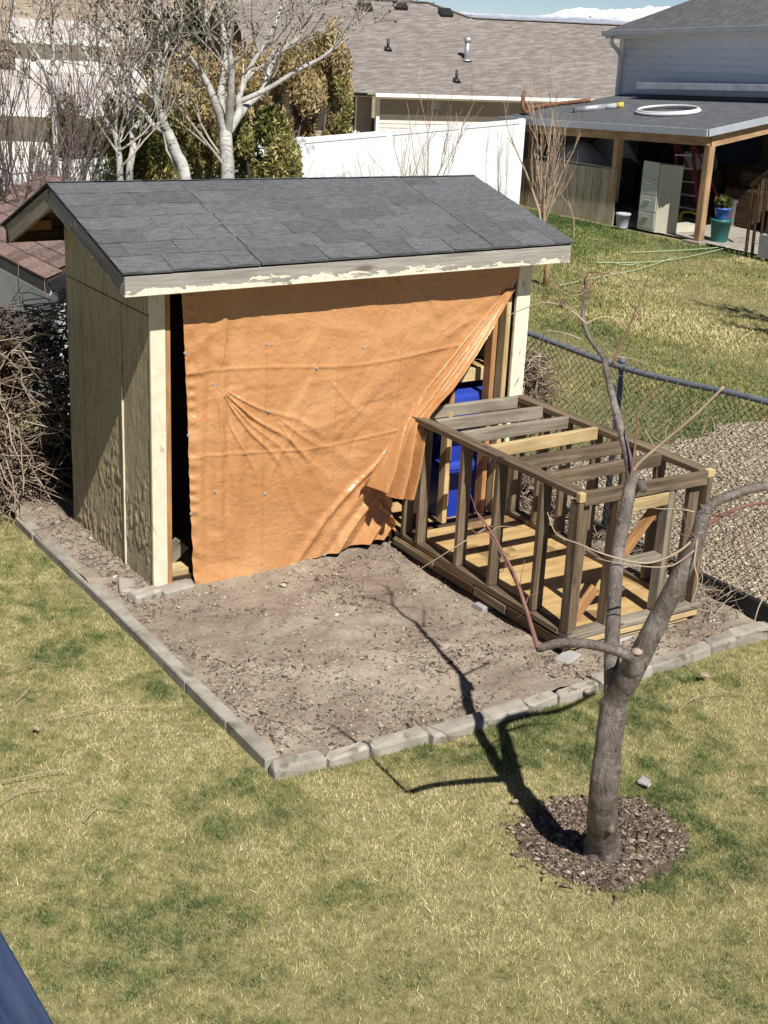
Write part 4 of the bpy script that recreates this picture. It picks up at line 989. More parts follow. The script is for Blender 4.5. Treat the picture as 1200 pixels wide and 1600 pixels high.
def leafcloud(name, centers, spreads, n, size, m, parent, tmean=.5, tsd=.2, up=.0, elong=2.0):
    """many small leaf faces around clump centres; clump id sets light and dark clumps"""
    C = np.array([tuple(c) for c in centers]); S = np.array(spreads); k = rng.integers(0, len(C), n)
    dirs = rng.normal(0, 1, (n, 3)); dirs /= np.linalg.norm(dirs, axis=1)[:, None]
    rad = rng.random(n) ** .45
    P = C[k] + dirs * rad[:, None] * S[k]
    a = rng.normal(0, 1, (n, 3)); a[:, 2] += up; a /= np.linalg.norm(a, axis=1)[:, None]
    b = np.cross(a, rng.normal(0, 1, (n, 3))); b /= np.linalg.norm(b, axis=1)[:, None]
    s = size * rng.uniform(.6, 1.4, n)
    V = np.stack([P - a * (s * elong / 2)[:, None], P + b * (s / 2)[:, None], P + a * (s * elong / 2)[:, None], P - b * (s / 2)[:, None]], 1).reshape(-1, 3)
    F = np.arange(4 * n).reshape(n, 4)
    cl = rng.normal(0, .14, len(C))
    tint = np.clip(tmean + cl[k] + rng.normal(0, tsd, n), 0, 1)
    A = np.stack([tint, rng.uniform(.7, 1.25, n), tint * 0], 1)
    return link(name, fastmesh(name, V, F, False, ('tint', A)), m, parent)

def aspen(label, limbs, basep, twiglen, seed, nk=(2, 4), lvls=3, buds=True):
    random.seed(seed)
    e = empty('aspen_tree', basep, label, 'tree', 'bare white barked trees behind the shed')
    tk = MB(); br = MB(); tw = MB(); tips = []
    for pts, rad in limbs:
        P, R_ = spline(pts, [q * .74 for q in rad], 5); tk.tube(P, R_, 9, False)
        L = sum((P[i + 1] - P[i]).length for i in range(len(P) - 1))
        for j in range(max(2, int(len(P) * .40))):
            i = random.randint(int(len(P) * .35), len(P) - 2); d = (P[i + 1] - P[i]).normalized()
            t = Vector((random.gauss(0, 1), random.gauss(0, 1), random.gauss(0, .5))).normalized()
            if R_[i] > .065 and random.random() < .8: continue
            grow(br, P[i], (d * .6 + t * .8 + Vector((0, 0, .25))).normalized(), twiglen * random.uniform(.5, 1.1), max(.006, min(.022, R_[i] * .4)), lvls - 1, .22, .75, .16, nk, 5, tw, tips, .0045, .6)
    tk.build('trunk', M['aspen'], e, True); br.build('branches', M['aspentwig'], e, True)
    t = tw.build('twigs', M['aspentwig'], e); t['kind'] = 'stuff'
    if buds and tips:
        C = [tuple(p) for p in tips]
        b = leafcloud('buds', C, np.full((len(C), 1), .05), len(C) * 2, .022, M['deadleaf'], e, .45, .25); b['kind'] = 'stuff'
    return e
dA = 18.0
def A_(px, py, d=dA): return at_d(px, py, d)
g = A_(355, 290); gb = Vector((g.x, g.y, 0))
aspen('largest bare white barked tree, forking low above the middle of the shed roof', [
    ([gb, A_(356, 285), A_(354, 240), A_(352, 205)], [.16, .125, .12, .115]),
    ([A_(352, 208), A_(338, 165, 17.8), A_(318, 120, 17.6), A_(290, 85, 17.3), A_(258, 75, 17)], [.09, .075, .055, .04, .02]),
    ([A_(350, 205), A_(345, 150, 18.2), A_(352, 90, 18.3), A_(348, 30, 18.3), A_(352, -40, 18.4)], [.09, .075, .06, .045, .03]),
    ([A_(356, 205), A_(360, 160, 17.7), A_(362, 110, 17.5), A_(358, 60, 17.4), A_(372, 0, 17.3), A_(380, -50, 17.3)], [.085, .07, .055, .04, .03, .02]),
    ([A_(357, 206), A_(374, 175, 18.2), A_(374, 150, 18.4), A_(394, 100, 18.5), A_(420, 60, 18.5), A_(440, 10, 18.6), A_(460, -40, 18.6)], [.085, .075, .06, .045, .035, .025, .015]),
    ([A_(358, 204), A_(385, 165, 18.6), A_(412, 140, 18.8), A_(428, 90, 18.9), A_(470, 55, 19), A_(490, 10, 19), A_(500, -30, 19)], [.085, .075, .065, .055, .04, .03, .02]),
    ([A_(376, 158, 18.4), A_(420, 138, 18.4), A_(465, 110, 18.4), A_(510, 85, 18.4), A_(545, 45, 18.5), A_(575, 15, 18.5)], [.05, .045, .04, .032, .022, .01])], gb, 1.35, 21)
g = A_(292, 290, 17.2); gb = Vector((g.x + .15, g.y - .1, 0))
aspen('leaning bare white barked tree forking left of the largest one behind the ridge', [
    ([gb, A_(291, 285, 17.2), A_(276, 240, 17.2), A_(262, 205, 17.2)], [.14, .10, .095, .085]),
    ([A_(262, 207, 17.2), A_(254, 185, 17.1), A_(244, 150, 17), A_(246, 100, 17), A_(252, 40, 17), A_(240, -30, 17)], [.075, .065, .055, .045, .035, .02]),
    ([A_(262, 208, 17.2), A_(240, 195, 17.2), A_(215, 160, 17.2), A_(195, 115, 17.2), A_(185, 70, 17.2)], [.055, .045, .04, .03, .015]),
    ([A_(246, 100, 17), A_(215, 60, 17), A_(180, 40, 17), A_(150, -5, 17)], [.04, .035, .028, .015]),
    ([A_(245, 148, 17), A_(262, 60, 16.8), A_(245, 20, 16.8), A_(235, -30, 16.8)], [.04, .035, .03, .02])], gb, 1.3, 22)
g = A_(187, 290, 16.6); gb = Vector((g.x, g.y, 0))
aspen('slender bare white barked tree bending left, nearest the green shrubs', [
    ([gb, A_(188, 285, 16.6), A_(184, 230, 16.6), A_(178, 203, 16.6)], [.075, .055, .05, .045]),
    ([A_(178, 205, 16.6), A_(160, 180, 16.6), A_(150, 140, 16.6), A_(140, 95, 16.6), A_(120, 60, 16.6)], [.045, .038, .035, .03, .015]),
    ([A_(180, 205, 16.6), A_(184, 150, 16.6), A_(183, 110, 16.6)], [.03, .025, .012])], gb, 1.2, 23)
g = A_(203, 290, 17.6); gb = Vector((g.x, g.y, 0))
aspen('straight bare white barked tree just right of the slender bent one', [
    ([gb, A_(202, 285, 17.6), A_(208, 230, 17.6), A_(204, 180, 17.6), A_(201, 110, 17.6), A_(198, 40, 17.6), A_(205, -30, 17.6)], [.085, .065, .06, .055, .05, .035, .02]),
    ([A_(208, 205, 17.6), A_(228, 175, 17.6), A_(240, 140, 17.6), A_(236, 100, 17.6)], [.04, .035, .03, .015])], gb, 1.3, 24)
g = A_(90, 300, 17); gb = Vector((g.x, g.y, 0))
aspen('thin upright white barked tree at the left among dark stems', [
    ([gb, A_(90, 280, 17), A_(85, 200, 17), A_(83, 120, 17), A_(82, 50, 17), A_(80, -30, 17)], [.065, .05, .045, .04, .03, .015]),
    ([A_(84, 150, 17), A_(60, 90, 17), A_(30, 40, 17), A_(20, -20, 17)], [.03, .026, .02, .01]),
    ([A_(83, 120, 17), A_(110, 70, 17), A_(130, 10, 17)], [.028, .022, .01])], gb, 1.4, 25)
random.seed(5)
def bare_shrub(name, label, cat, basep, stems, height, spread, r, m, lvl=2, seed=1, kids=(3, 5), up=.25, group=None, tilt=None):
    random.seed(seed); e = empty(name, basep, label, cat, group); mb = MB(); tw = MB(); b = Vector(basep)
    for k in range(stems):
        a = random.uniform(0, 2 * pi); s = random.uniform(.1, 1) * spread
        d = Vector((cos(a) * s, sin(a) * s, 1))
        if tilt: d += Vector(tilt)
        grow(mb, b + Vector((cos(a) * .12 * spread, sin(a) * .12 * spread, -.03)), d, height * random.uniform(.65, 1.05), r * random.uniform(.7, 1.1), lvl, up, .5, .09, kids, 5, tw, None, r * .14, .5)
    mb.build('stems', m, e, True); t = tw.build('twigs', m, e); t['kind'] = 'stuff'
    return e
p = at_d(55, 310, 15.2); bare_shrub('bare_shrub', 'dense dark stemmed bare shrub at the left edge behind the shed', 'shrub', (p.x, p.y, 0), 20, 2.6, .42, .024, M['plumtwig'], 2, 31, (5, 8))
p = at_d(20, 330, 14.6); bare_shrub('bare_shrub', 'second dark stemmed shrub, lower and cut by the left frame edge', 'shrub', (p.x, p.y, 0), 12, 2.2, .6, .022, M['plumtwig'], 2, 32, (4, 6))
p = at_d(655, 285, 20.5); bare_shrub('bare_shrub', 'reddish bare shrub in front of the white fence above the roof', 'shrub', (p.x, p.y, 0), 7, 2.0, .55, .022, M['twigtan'], 2, 37, (4, 5))
p = at_d(575, 285, 19.5); bare_shrub('bare_shrub', 'few thin bare stems against the white fence left of the reddish shrub', 'shrub', (p.x, p.y, 0), 6, 1.3, .8, .009, M['twigtan'], 1, 34, (2, 3))
p = at_z(848, 348); bare_shrub('bare_shrub', 'pale bare shrub with upright stems in front of the covered patio', 'shrub', (p.x, p.y, 0), 11, 1.9, .26, .026, M['twigtan'], 2, 35, (3, 5), .35)
p = at_z(900, 372); bare_shrub('bare_shrub', 'single low twig standing right of the pale patio shrub', 'shrub', (p.x, p.y, 0), 1, .7, .3, .012, M['twigtan'], 1, 36, (3, 4))
# tree out of view on the right whose branches shade the neighbour lawn
random.seed(41); e = empty('shade_tree', (11.6, 1.5, 0), 'bare tree at the right whose shadow falls on the far lawn', 'tree'); mb = MB(); tw = MB()
P, R_ = spline([(11.6, 1.5, -.05), (11.55, 1.55, 1.2), (11.45, 1.5, 2.2), (11.3, 1.6, 3.0)], [.14, .11, .09, .06]); mb.tube(P, R_, 9)
for k in range(10):
    a = random.uniform(0, 2 * pi); grow(mb, (11.5 - .2 * random.random(), 1.55, 1.9 + .12 * k), (cos(a), sin(a), .55), 1.15, .05, 3, .1, .7, .12, (3, 4), 5, tw, None, .012, .6)
mb.build('trunk', M['aspentwig'], e, True); t = tw.build('crown', M['aspentwig'], e); t['kind'] = 'stuff'

# evergreen shrubs, browning arborvitae, conifer
def bush(name, label, cat, basep, w, h, d, n, size, m, tmean, seed, group=None, lumps=26, elong=2.2, up=.3):
    random.seed(seed); e = empty(name, basep, label, cat, group); b = Vector(basep); C = []; S = []
    for k in range(lumps):
        a = random.uniform(0, 2 * pi); z = random.uniform(.08, .97); rr = sqrt(max(.02, 1 - (abs(z - .42) / .62) ** 2.2)) * random.uniform(.45, 1.0)
        C.append((b.x + cos(a) * rr * w / 2, b.y + sin(a) * rr * d / 2, b.z + z * h)); q = random.uniform(.13, .24); S.append((q * w, q * d, q * h * .75))
    c = leafcloud('crown', C, S, int(n * 3.4), size * .44, m, e, tmean + .06, .24, up + .5, elong * 1.6); c['kind'] = 'stuff'
    mb = MB()
    for k in range(7):
        t = random.choice(C); P, R_ = spline([b, b.lerp(Vector(t), .5) + Vector((0, 0, .1 * h)), Vector(t)], [.05, .03, .01], 4); mb.tube(P, R_, 5, False)
    mb.build('trunk', M['plumtwig'], e, True)
    return e
def on_ground(px, d): q = at_d(px, 285, d); return (q.x, q.y, 0)
G1 = 'evergreen shrubs behind the shed'
bush('evergreen_shrub', 'rounded dark green shrub left of the slender bent tree', 'shrub', on_ground(150, 18.4), 1.15, 2.5, 1.2, 9000, .05, M['evergreen'], .34, 51, G1)
bush('evergreen_shrub', 'yellow green shrub between the two leaning white trunks', 'shrub', on_ground(238, 18.8), 1.2, 2.4, 1.2, 8000, .05, M['evergreen'], .52, 52, G1)
bush('evergreen_shrub', 'brownish green shrub between the leaning and the largest white trunk', 'shrub', on_ground(318, 19.2), 1.0, 2.1, 1.0, 6500, .05, M['evergreen'], .62, 53, G1)
bush('evergreen_shrub', 'bushy olive green shrub right of the largest white trunk', 'shrub', on_ground(410, 19.0), 1.15, 2.3, 1.1, 10000, .05, M['evergreen'], .42, 54, G1)
bush('evergreen_shrub', 'pale green lower shrub reaching over the end of the white fence', 'shrub', on_ground(452, 19.6), .7, 1.75, .7, 2400, .045, M['evergreen'], .55, 55, G1, 14)
G2 = 'browning arborvitae beyond the white fence'
for k, (px, d, hz, w, lb) in enumerate(((265, 27, 2.9, 1.6, 'orange brown arborvitae behind the two leaning white trunks'), (330, 27.5, 2.6, 1.5, 'orange brown arborvitae behind the largest white trunk'), (395, 28, 2.8, 1.6, 'tan arborvitae behind the right limbs of the largest white tree'), (450, 28, 3.0, 1.5, 'golden arborvitae left of the tallest browning one'), (500, 28.5, 3.3, 1.1, 'tallest golden arborvitae beside the taupe house window'))):
    p = on_ground(px, d); bush('arborvitae', lb, 'tree', p, w, hz, w, 5200, .07, M['arbor'], .5, 60 + k, G2, 22, 2.6, .8)
p = on_ground(524, 27.5); bush('arborvitae', 'short green topped arborvitae just left of the taupe house window', 'tree', (p[0], p[1], 1.0), .55, 1.5, .55, 2600, .06, M['evergreen'], .62, 70, G2, 14)
for k, (px, d, hz, w, lb) in enumerate(((283, 42, 5.2, 2.2, 'dark green conifer far behind the left trees'), (140, 66, 2.0, 9, 'far brown thicket left of the conifer'), (30, 66, 1.8, 8, 'far brown thicket at the left frame edge'), (330, 58, 2.2, 8, 'far brown thicket right of the conifer'))):
    p = on_ground(px, d)
    bush('conifer' if k == 0 else 'thicket', lb, 'tree' if k == 0 else 'thicket', p, w, hz, w * .5, 4000 if k == 0 else 5000, .14 if k == 0 else .12, M['conifer'] if k == 0 else M['brush'], .5 if k == 0 else .45, 80 + k, None, 30 if k == 0 else 60, 2.4, .5)

for (px, py, d, w, hh_, lb) in ((-30, 60, 30, 7.0, 1.35, 'white house wall with pale roof at the left frame edge behind dark stems'), (190, 70, 52, 8.0, 2.2, 'far white house glimpsed between the white trunks'), (400, 45, 62, 9, 2.7, 'far pale house left of the taupe roof')):
    p = at_d(px, py, d); p.z = 0; e = empty('far_house', p, lb, 'house', 'far houses beyond the trees')
    u_ = Vector((.9, -.43, 0)); v_ = Vector((.43, .9, 0)); q = [p - u_ * w / 2, p + u_ * w / 2, p + u_ * w / 2 + v_ * 5, p - u_ * w / 2 + v_ * 5]; H = Vector((0, 0, hh_)); rg = Vector((0, 0, hh_ + .75))
    mb = MB(); mb.add([c - Vector((0, 0, 2)) for c in q] + [c + H for c in q], [(0, 1, 5, 4), (1, 2, 6, 5), (2, 3, 7, 6), (3, 0, 4, 7)]); mb.build('wall', M['whitetrim'], e)
    mb = MB(); o_ = u_ * .4; mb.add([q[0] + H - o_ - v_ * .4, q[1] + H + o_ - v_ * .4, q[1] + v_ * 2.5 + rg + o_, q[0] + v_ * 2.5 + rg - o_, q[2] + H + o_ + v_ * .4, q[3] + H - o_ + v_ * .4], [(0, 1, 2, 3), (3, 2, 4, 5)]); mb.build('roof', M['paleroof'], e)
    beam('eave_trim', q[0] + H - v_ * .42, q[1] + H - v_ * .42, .1, .16, M['whitetrim'], e)
# dry vine hedge on the left, partly in the shed's shade
hedge = empty('vine_hedge', (-.6, 2.1, 0), 'tangled hedge of dry leafless vines left of the shed', 'hedge')
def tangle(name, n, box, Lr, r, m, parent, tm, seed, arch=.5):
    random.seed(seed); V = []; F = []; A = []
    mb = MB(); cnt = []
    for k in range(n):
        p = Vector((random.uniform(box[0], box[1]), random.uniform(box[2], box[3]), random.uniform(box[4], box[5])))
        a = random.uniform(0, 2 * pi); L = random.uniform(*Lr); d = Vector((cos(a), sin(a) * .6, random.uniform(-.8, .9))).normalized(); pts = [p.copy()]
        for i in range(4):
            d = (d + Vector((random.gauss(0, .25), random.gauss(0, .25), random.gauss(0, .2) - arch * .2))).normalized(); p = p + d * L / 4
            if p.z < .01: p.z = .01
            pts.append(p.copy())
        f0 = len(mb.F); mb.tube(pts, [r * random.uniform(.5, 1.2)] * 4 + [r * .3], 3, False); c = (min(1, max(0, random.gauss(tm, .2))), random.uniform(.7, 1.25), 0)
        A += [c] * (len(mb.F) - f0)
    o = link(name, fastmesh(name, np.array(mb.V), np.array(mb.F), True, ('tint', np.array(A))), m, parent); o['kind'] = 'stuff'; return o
tangle('vines', 1500, (-1.7, -.22, 1.85, 2.5, .02, 1.45), (.25, .8), .006, M['brush'], hedge, .72, 91)
tangle('shade_tinted_vines', 900, (-.3, 1.4, 1.98, 2.5, .05, 1.5), (.25, .8), .006, M['brush'], hedge, .45, 92)  # same vines with a darker tint: the shed's shade put into their colour
C = [(random.uniform(-1.7, 1.3), random.uniform(2.1, 2.6), random.uniform(.1, 1.4)) for _ in range(70)]
c = leafcloud('dead_leaves', C, np.full((70, 3), .22), 16000, .035, M['deadleaf'], hedge, .4, .25); c['kind'] = 'stuff'
mb = MB(); random.seed(93)
for k in range(26):
    x = random.uniform(-.5, .5); P, R_ = spline([(x, 2.05, 1.35), (x + random.uniform(-.2, .2), 1.95, 1.6), (x + random.uniform(-.4, .4), 1.9, 1.62 + random.uniform(-.1, .12)), (x + random.uniform(-.5, .5), 1.85, 1.45)], [.006, .005, .004, .002], 5); mb.tube(P, R_, 4)
mb.build('runners', M['plumtwig'], hedge, True)
brush = empty('brush_clump', (3.25, .35, 0), 'grey dry brush clump between the shed and the chain link fence', 'brush')
tangle('stalks', 620, (3.12, 3.38, .02, .36, .85, 1.36), (.12, .3), .005, M['brush'], brush, .6, 95, .9)
tangle('stalks', 320, (3.12, 3.38, .0, .45, .02, .9), (.2, .45), .005, M['brush'], brush, .6, 96, .2)
weeds = empty('dry_weeds', (3.25, -1.0, 0), 'dry grass stalks along the fence foot behind the coop', 'weeds')
tangle('stalks', 420, (3.06, 3.44, -2.2, .2, .02, .22), (.10, .3), .003, M['brush'], weeds, .8, 97, .1)
# vines climbing along the chain link
vine = empty('dry_vine', (3.46, -1.5, 0), 'thin dry vine stems curling through the chain link mesh', 'vine'); mb = MB(); random.seed(98)
for k in range(26):
    y = random.uniform(-2.6, -.6); z = random.uniform(.3, 1.2); P = [(3.44, y, z)]
    for j in range(4): y += random.uniform(-.16, .16); z += random.uniform(-.14, .2); P.append((3.43 + random.uniform(-.04, .04), y, max(.1, min(1.65, z))))
    Q, R_ = spline(P, [.004, .004, .003, .0025, .0015], 5); mb.tube(Q, R_, 4)
o = mb.build('stems', M['twigtan'], vine, True); o['kind'] = 'stuff'

# fallen twigs, leaves and stones on the lawn
random.seed(111)
tw_l = [((0, 1222), (130, 1213), 'long pale twig lying on the lawn at the left frame edge'), ((75, 1125), (240, 1105), 'curved twig on the lawn below the left edging'), ((10, 1250), (88, 1233), 'short pale twig just below the long one on the left lawn'), ((130, 1285), (190, 1267), 'small twig on the bare lawn left of centre'), ((25, 1095), (60, 1078), 'small bent twig on the green lawn near the left edge'), ((10, 1050), (90, 1040), 'pale twig on the lawn right below the left hedge'), ((380, 1105), (484, 1150), 'curved stick lying on the dirt bed near its front corner'), ((1060, 1110), (1160, 1085), 'thin twig on the lawn by the right edging stones')]
for a, b, lb in tw_l:
    on = 'dirt' in lb; A = at_z(*a, .05 if on else .03); B = at_z(*b, .05 if on else .03); mb = MB(); Mi = (A + B) / 2
    P, R_ = spline([A, A.lerp(B, .35) + Vector((random.uniform(-.03, .03), random.uniform(.0, .06), .02)), A.lerp(B, .7) + Vector((random.uniform(-.03, .03), random.uniform(.0, .06), .025)), B], [.0026, .0026, .002, .0014], 5); mb.tube(P, R_, 5)
    i = len(P) // 2; mb.tube([P[i], P[i] + Vector((random.uniform(-.06, .06), .06, .01))], [.003, .001], 4)
    tag(mb.build('fallen_twig', M['twigtan'], None, True), lb, 'twig', 'fallen twigs')
for (px, py, s, lb, m) in ((1007, 1222, .035, 'pale flat stone on the lawn behind the mulch ring', 'blockgrey'), (805, 1252, .016, 'small white pebble at the left rim of the mulch ring', 'cutwood'), (1100, 1055, .028, 'curled pale dead leaf on the lawn below the coop', 'cutwood'), (918, 1080, .026, 'tan dead leaf against the front edging beside the trunk', 'cutwood'), (57, 1138, .018, 'white scrap on the lawn near the curved twig', 'cutwood'), (1055, 965, .04, 'round stone beside the coop near right corner', 'paver')):
    p = at_z(px, py, .035); o = link('stone' if 'stone' in lb or 'pebble' in lb else 'leaf' if 'leaf' in lb else 'scrap', stone_mesh('piece', s * 2, s * 1.3, s * .8, s * .3, s * .2), M[m], None, mw=Matrix.Translation(p) @ Matrix.Rotation(random.uniform(0, 3), 4, 'Z')); tag(o, lb, o.name.split('.')[0])

# ================================================================== NEIGHBOUR'S SMALL OUTBUILDING (left, behind the hedge)
ob = empty('outbuilding', (.65, 3.72, 0), 'low pale outbuilding with reddish shingle roof at the left edge', 'outbuilding')
KX, KY, KZ = .65, 3.72, 1.455
block('wall', (KX + .13, KY + .14, 0), (KX + .17, KY + 3.2, KZ - .05), M['dirtylow'], ob)
block('wall', (KX + .17, KY + .14, 0), (KX + 2.2, KY + .18, KZ - .03), M['dirtylow'], ob)
slope = .42; run = 1.2; Lr = sqrt(run ** 2 + (run * slope) ** 2); ang = math.atan(slope)
mb = MB(); mb.add([(KX, KY, KZ - .012), (KX + run, KY, KZ + run * slope - .012), (KX + run, KY + 3.4, KZ + run * slope - .012), (KX, KY + 3.4, KZ - .012), (KX + 2 * run, KY, KZ - .012), (KX + 2 * run, KY + 3.4, KZ - .012)], [(0, 1, 2, 3), (1, 4, 5, 2)]); rf = mb.build('roof', M['darkwood'], ob)
th = .195; tmesh = []
for _ in range(4):
    v, f = chamfer(.19, .165, .012, .003); tmesh.append(mesh('tile', v, f)); tmesh[-1].materials.append(M['redtile'])
rows = int(Lr / .165) + 1
for r in range(rows):
    for k in range(18):
        yy = KY + .02 + k * th + (th / 2 if r % 2 else 0) + .09
        if yy > KY + 3.38: continue
        dd = (r + .5) * .165
        w = Matrix.Translation((KX - .02 + dd * cos(ang), yy, KZ + dd * sin(ang) + .004)) @ Matrix.Rotation(-ang + .05, 4, 'Y') @ Matrix.Rotation(pi / 2, 4, 'Z')
        link('tile', random.choice(tmesh), None, rf, mw=w)
beam('eave_board', (KX - .005, KY - .01, KZ - .075), (KX - .005, KY + 3.4, KZ - .075), .03, .10, M['blackboard'], ob)
beam('rake_board', (KX + .012, KY - .012, KZ - .06), (KX + run, KY - .012, KZ + run * slope - .06), .03, .10, M['blackboard'], ob)
beam('trim', (KX + .018, KY + .02, KZ - .140), (KX + .018, KY + 3.3, KZ - .140), .02, .025, M['whitetrim'], ob)
beam('trim', (KX + .02, KY + .012, KZ - .125), (KX + run, KY + .012, KZ + run * slope - .125), .02, .025, M['whitetrim'], ob)

# ================================================================== WHITE VINYL FENCE
vf = empty('vinyl_fence', (7.81, 11.93, 0), 'tall bright white vinyl privacy fence behind the shed roof', 'fence')
A = Vector((-6.5, 4.9, 0)); Bp = [Vector((-6.5, 5.9, 0)), Vector((1.86, 8.75, 0)), Vector((7.81, 11.93, 0)), Vector((15.05, 15.4, 0))]
for a, b in zip(Bp[:-1], Bp[1:]):
    L = (b - a).length; n = max(1, round(L / 2.4)); u = (b - a).normalized()
    for k in range(n):
        p0 = a + u * (L * k / n + .07); p1 = a + u * (L * (k + 1) / n - .07)
        nb = 12
        for j in range(nb):
            q0 = p0.lerp(p1, j / nb) + u * .0012; q1 = p0.lerp(p1, (j + 1) / nb) - u * .0012
            beam('board', q0 + Vector((0, 0, .92)), q1 + Vector((0, 0, .92)), .022, 1.66, M['white'], vf, c=.0015)
        for z in (.07, 1.79): beam('rail', p0 + Vector((0, 0, z)), p1 + Vector((0, 0, z)), .045, .09, M['white'], vf)
        pp = a + u * (L * k / n); o = block('post', (pp.x - .062, pp.y - .062, 0), (pp.x + .062, pp.y + .062, 1.845), M['white'], vf)
pp = Bp[-1]; block('post', (pp.x - .062, pp.y - .062, 0), (pp.x + .062, pp.y + .062, 1.845), M['white'], vf)

# ================================================================== HOUSES
def clapboards(name, p0, p1, z0, z1, pitch, nrm, m, parent, skip=()):
    """lapped siding boards between two ground points; each course is one board"""
    p0 = Vector(p0); p1 = Vector(p1); nrm = Vector(nrm); n = int((z1 - z0) / pitch); pitch = (z1 - z0) / n
    for k in range(n):
        za, zb = z0 + k * pitch, z0 + (k + 1) * pitch
        segs = [(0.0, 1.0)]
        for (s0, s1, w0, w1) in skip:
            if zb > w0 and za < w1:
                segs = [q for a, b in segs for q in ((a, min(b, s0)), (max(a, s1), b)) if q[1] - q[0] > .001]
        for a, b in segs:
            q0, q1 = p0.lerp(p1, a), p0.lerp(p1, b)
            v = [q0 + Vector((0, 0, za)) + nrm * .022, q1 + Vector((0, 0, za)) + nrm * .022, q1 + Vector((0, 0, zb)) + nrm * .004, q0 + Vector((0, 0, zb)) + nrm * .004,
                 q0 + Vector((0, 0, za)), q1 + Vector((0, 0, za))]
            link(name, mesh(name, v, [(0, 1, 2, 3), (5, 4, 0), (4, 5, 1, 0)][0:1] + [(4, 5, 1, 0)]), m, parent)
# --- taupe house behind the white fence
HZ = 1.62
E0 = at_z(598, 145, HZ); E1 = at_z(985, 156, HZ); hu = (E1 - E0); hu.z = 0; HL = hu.length; hu.normalize(); hn = Vector((hu.y, -hu.x, 0)); 
if hn.y > 0: hn = -hn
th_ = empty('taupe_house', (E0.x, E0.y, 0), 'single storey taupe house with brown shingle roof beyond the white fence', 'house')
hb = -hn                                                     # away from the camera
w0 = E0 + hb * .45; w1 = E0 + hu * (HL + 3) + hb * .45; w0.z = w1.z = 0
v0 = E0 - hu * 3.0 + hb * .95; v0.z = 0; v1 = E0 - hu * .0 + hb * .95; v1.z = 0
gx = (at_z(683, 163, HZ - .3) - E0).dot(hu) / (HL + 3)
clapboards('siding_board', w0 + hu * .08, w1, -.6, .98, .12, hn, M['creamsiding'], th_)
clapboards('siding_board', w0 + hu * .08, w1, .985, HZ - .12, .12, hn, M['tansiding'], th_)
wi0, wi1 = 1 - .335, 1 - .165
clapboards('siding_board', v0, v1, -.6, HZ - .12, .12, hn, M['tansiding'], th_, skip=((wi0, wi1, .45, HZ - .16),))
beam('corner_trim', w0 + Vector((0, 0, -.5)) + hn * .03, w0 + Vector((0, 0, HZ - .1)) + hn * .03, .14, .10, M['whitetrim'], th_, up=tuple(hu))
beam('fascia', E0 - hu * .25 + Vector((0, 0, -.09)), E1 + hu * 3 + Vector((0, 0, -.09)), .03, .15, M['whitetrim'], th_)
beam('gutter', E0 - hu * .25 + hn * .07 + Vector((0, 0, -.06)), E1 + hu * 3 + hn * .07 + Vector((0, 0, -.06)), .11, .10, M['whitetrim'], th_)
beam('fascia', E0 - hu * 3.4 + hb * .5 + Vector((0, 0, -.09)), E0 - hu * .3 + hb * .5 + Vector((0, 0, -.09)), .03, .13, M['fasciablue'], th_)
beam('soffit', E0 - hu * 3.2 + hb * .65 + Vector((0, 0, -.125)), E1 + hu * 3 + hb * .25 + Vector((0, 0, -.125)), .5, .012, M['whitetrim'], th_)
# window in the recessed wall
win = link('window', mesh('window', [v0.lerp(v1, wi0) + Vector((0, 0, .45)), v0.lerp(v1, wi1) + Vector((0, 0, .45)), v0.lerp(v1, wi1) + Vector((0, 0, HZ - .16)), v0.lerp(v1, wi0) + Vector((0, 0, HZ - .16))], [(0, 1, 2, 3)]), M['glass'], th_)
a, b = v0.lerp(v1, wi0) + hn * .02, v0.lerp(v1, wi1) + hn * .02
for q in (a, b, a.lerp(b, .48)): beam('frame', q + Vector((0, 0, .42)), q + Vector((0, 0, HZ - .14)), .05, .05, M['whitetrim'], win, up=tuple(hu))
for z in (.42, HZ - .15): beam('frame', a + Vector((0, 0, z)), b + Vector((0, 0, z)), .05, .05, M['whitetrim'], win)
vq = w0.lerp(w1, gx) + hn * .03 + Vector((0, 0, 1.30)); beam('wall_vent', vq - hu * .17, vq + hu * .17, .03, .24, M['fasciablue'], th_)
# roof: one big slope with a taller ridge on the left running down a hip to the lower ridge
rs = .42
def rp(s, back): q = E0 + hu * s + hb * back; q.z = HZ + back * rs; return q
def along(px, py, back):
    """where a sight line crosses the roof slope at a given run from the eave"""
    d = sight(px, py); best = None
    for k in range(400):
        s = -12 + k * .1; q = rp(s, back); v = q - CAM; sc = v.dot(_f); x = 600 + FOCAL * v.dot(_r) / sc
        if best is None or abs(x - px) < best[0]: best = (abs(x - px), s)
    return best[1]
s0 = along(735, 32, 5.1); s1 = along(668, 8, 6.0); s2 = along(505, 12, 6.0)
rv = [rp(-3.4, -.02), rp(-.26, -.02), rp(HL + 3.4, -.02), rp(HL + 3.4, 5.1), rp(s0, 5.1), rp(s1, 6.1), rp(-3.4, 6.1)]
back = [rp(-3.4, 6.1) + hb * 6 - Vector((0, 0, 2.5)), rp(s1, 6.1) + hb * 6 - Vector((0, 0, 2.5)), rp(s0, 5.1) + hb * 6 - Vector((0, 0, 2.5)), rp(HL + 3.4, 5.1) + hb * 6 - Vector((0, 0, 2.5))]
rfm = mesh('roof', rv + back, [(0, 1, 2, 3, 4, 5, 6), (6, 5, 8, 7), (5, 4, 9, 8), (4, 3, 10, 9)])
rfo = link('roof', rfm, M['tanroof'], th_)
def capline(a, b): beam('ridge_cap', a + Vector((0, 0, .01)), b + Vector((0, 0, .01)), .25, .03, M['tanroof'], rfo)
capline(rv[4], rv[3]); capline(rv[5], rv[6]); capline(rv[4], rv[5])
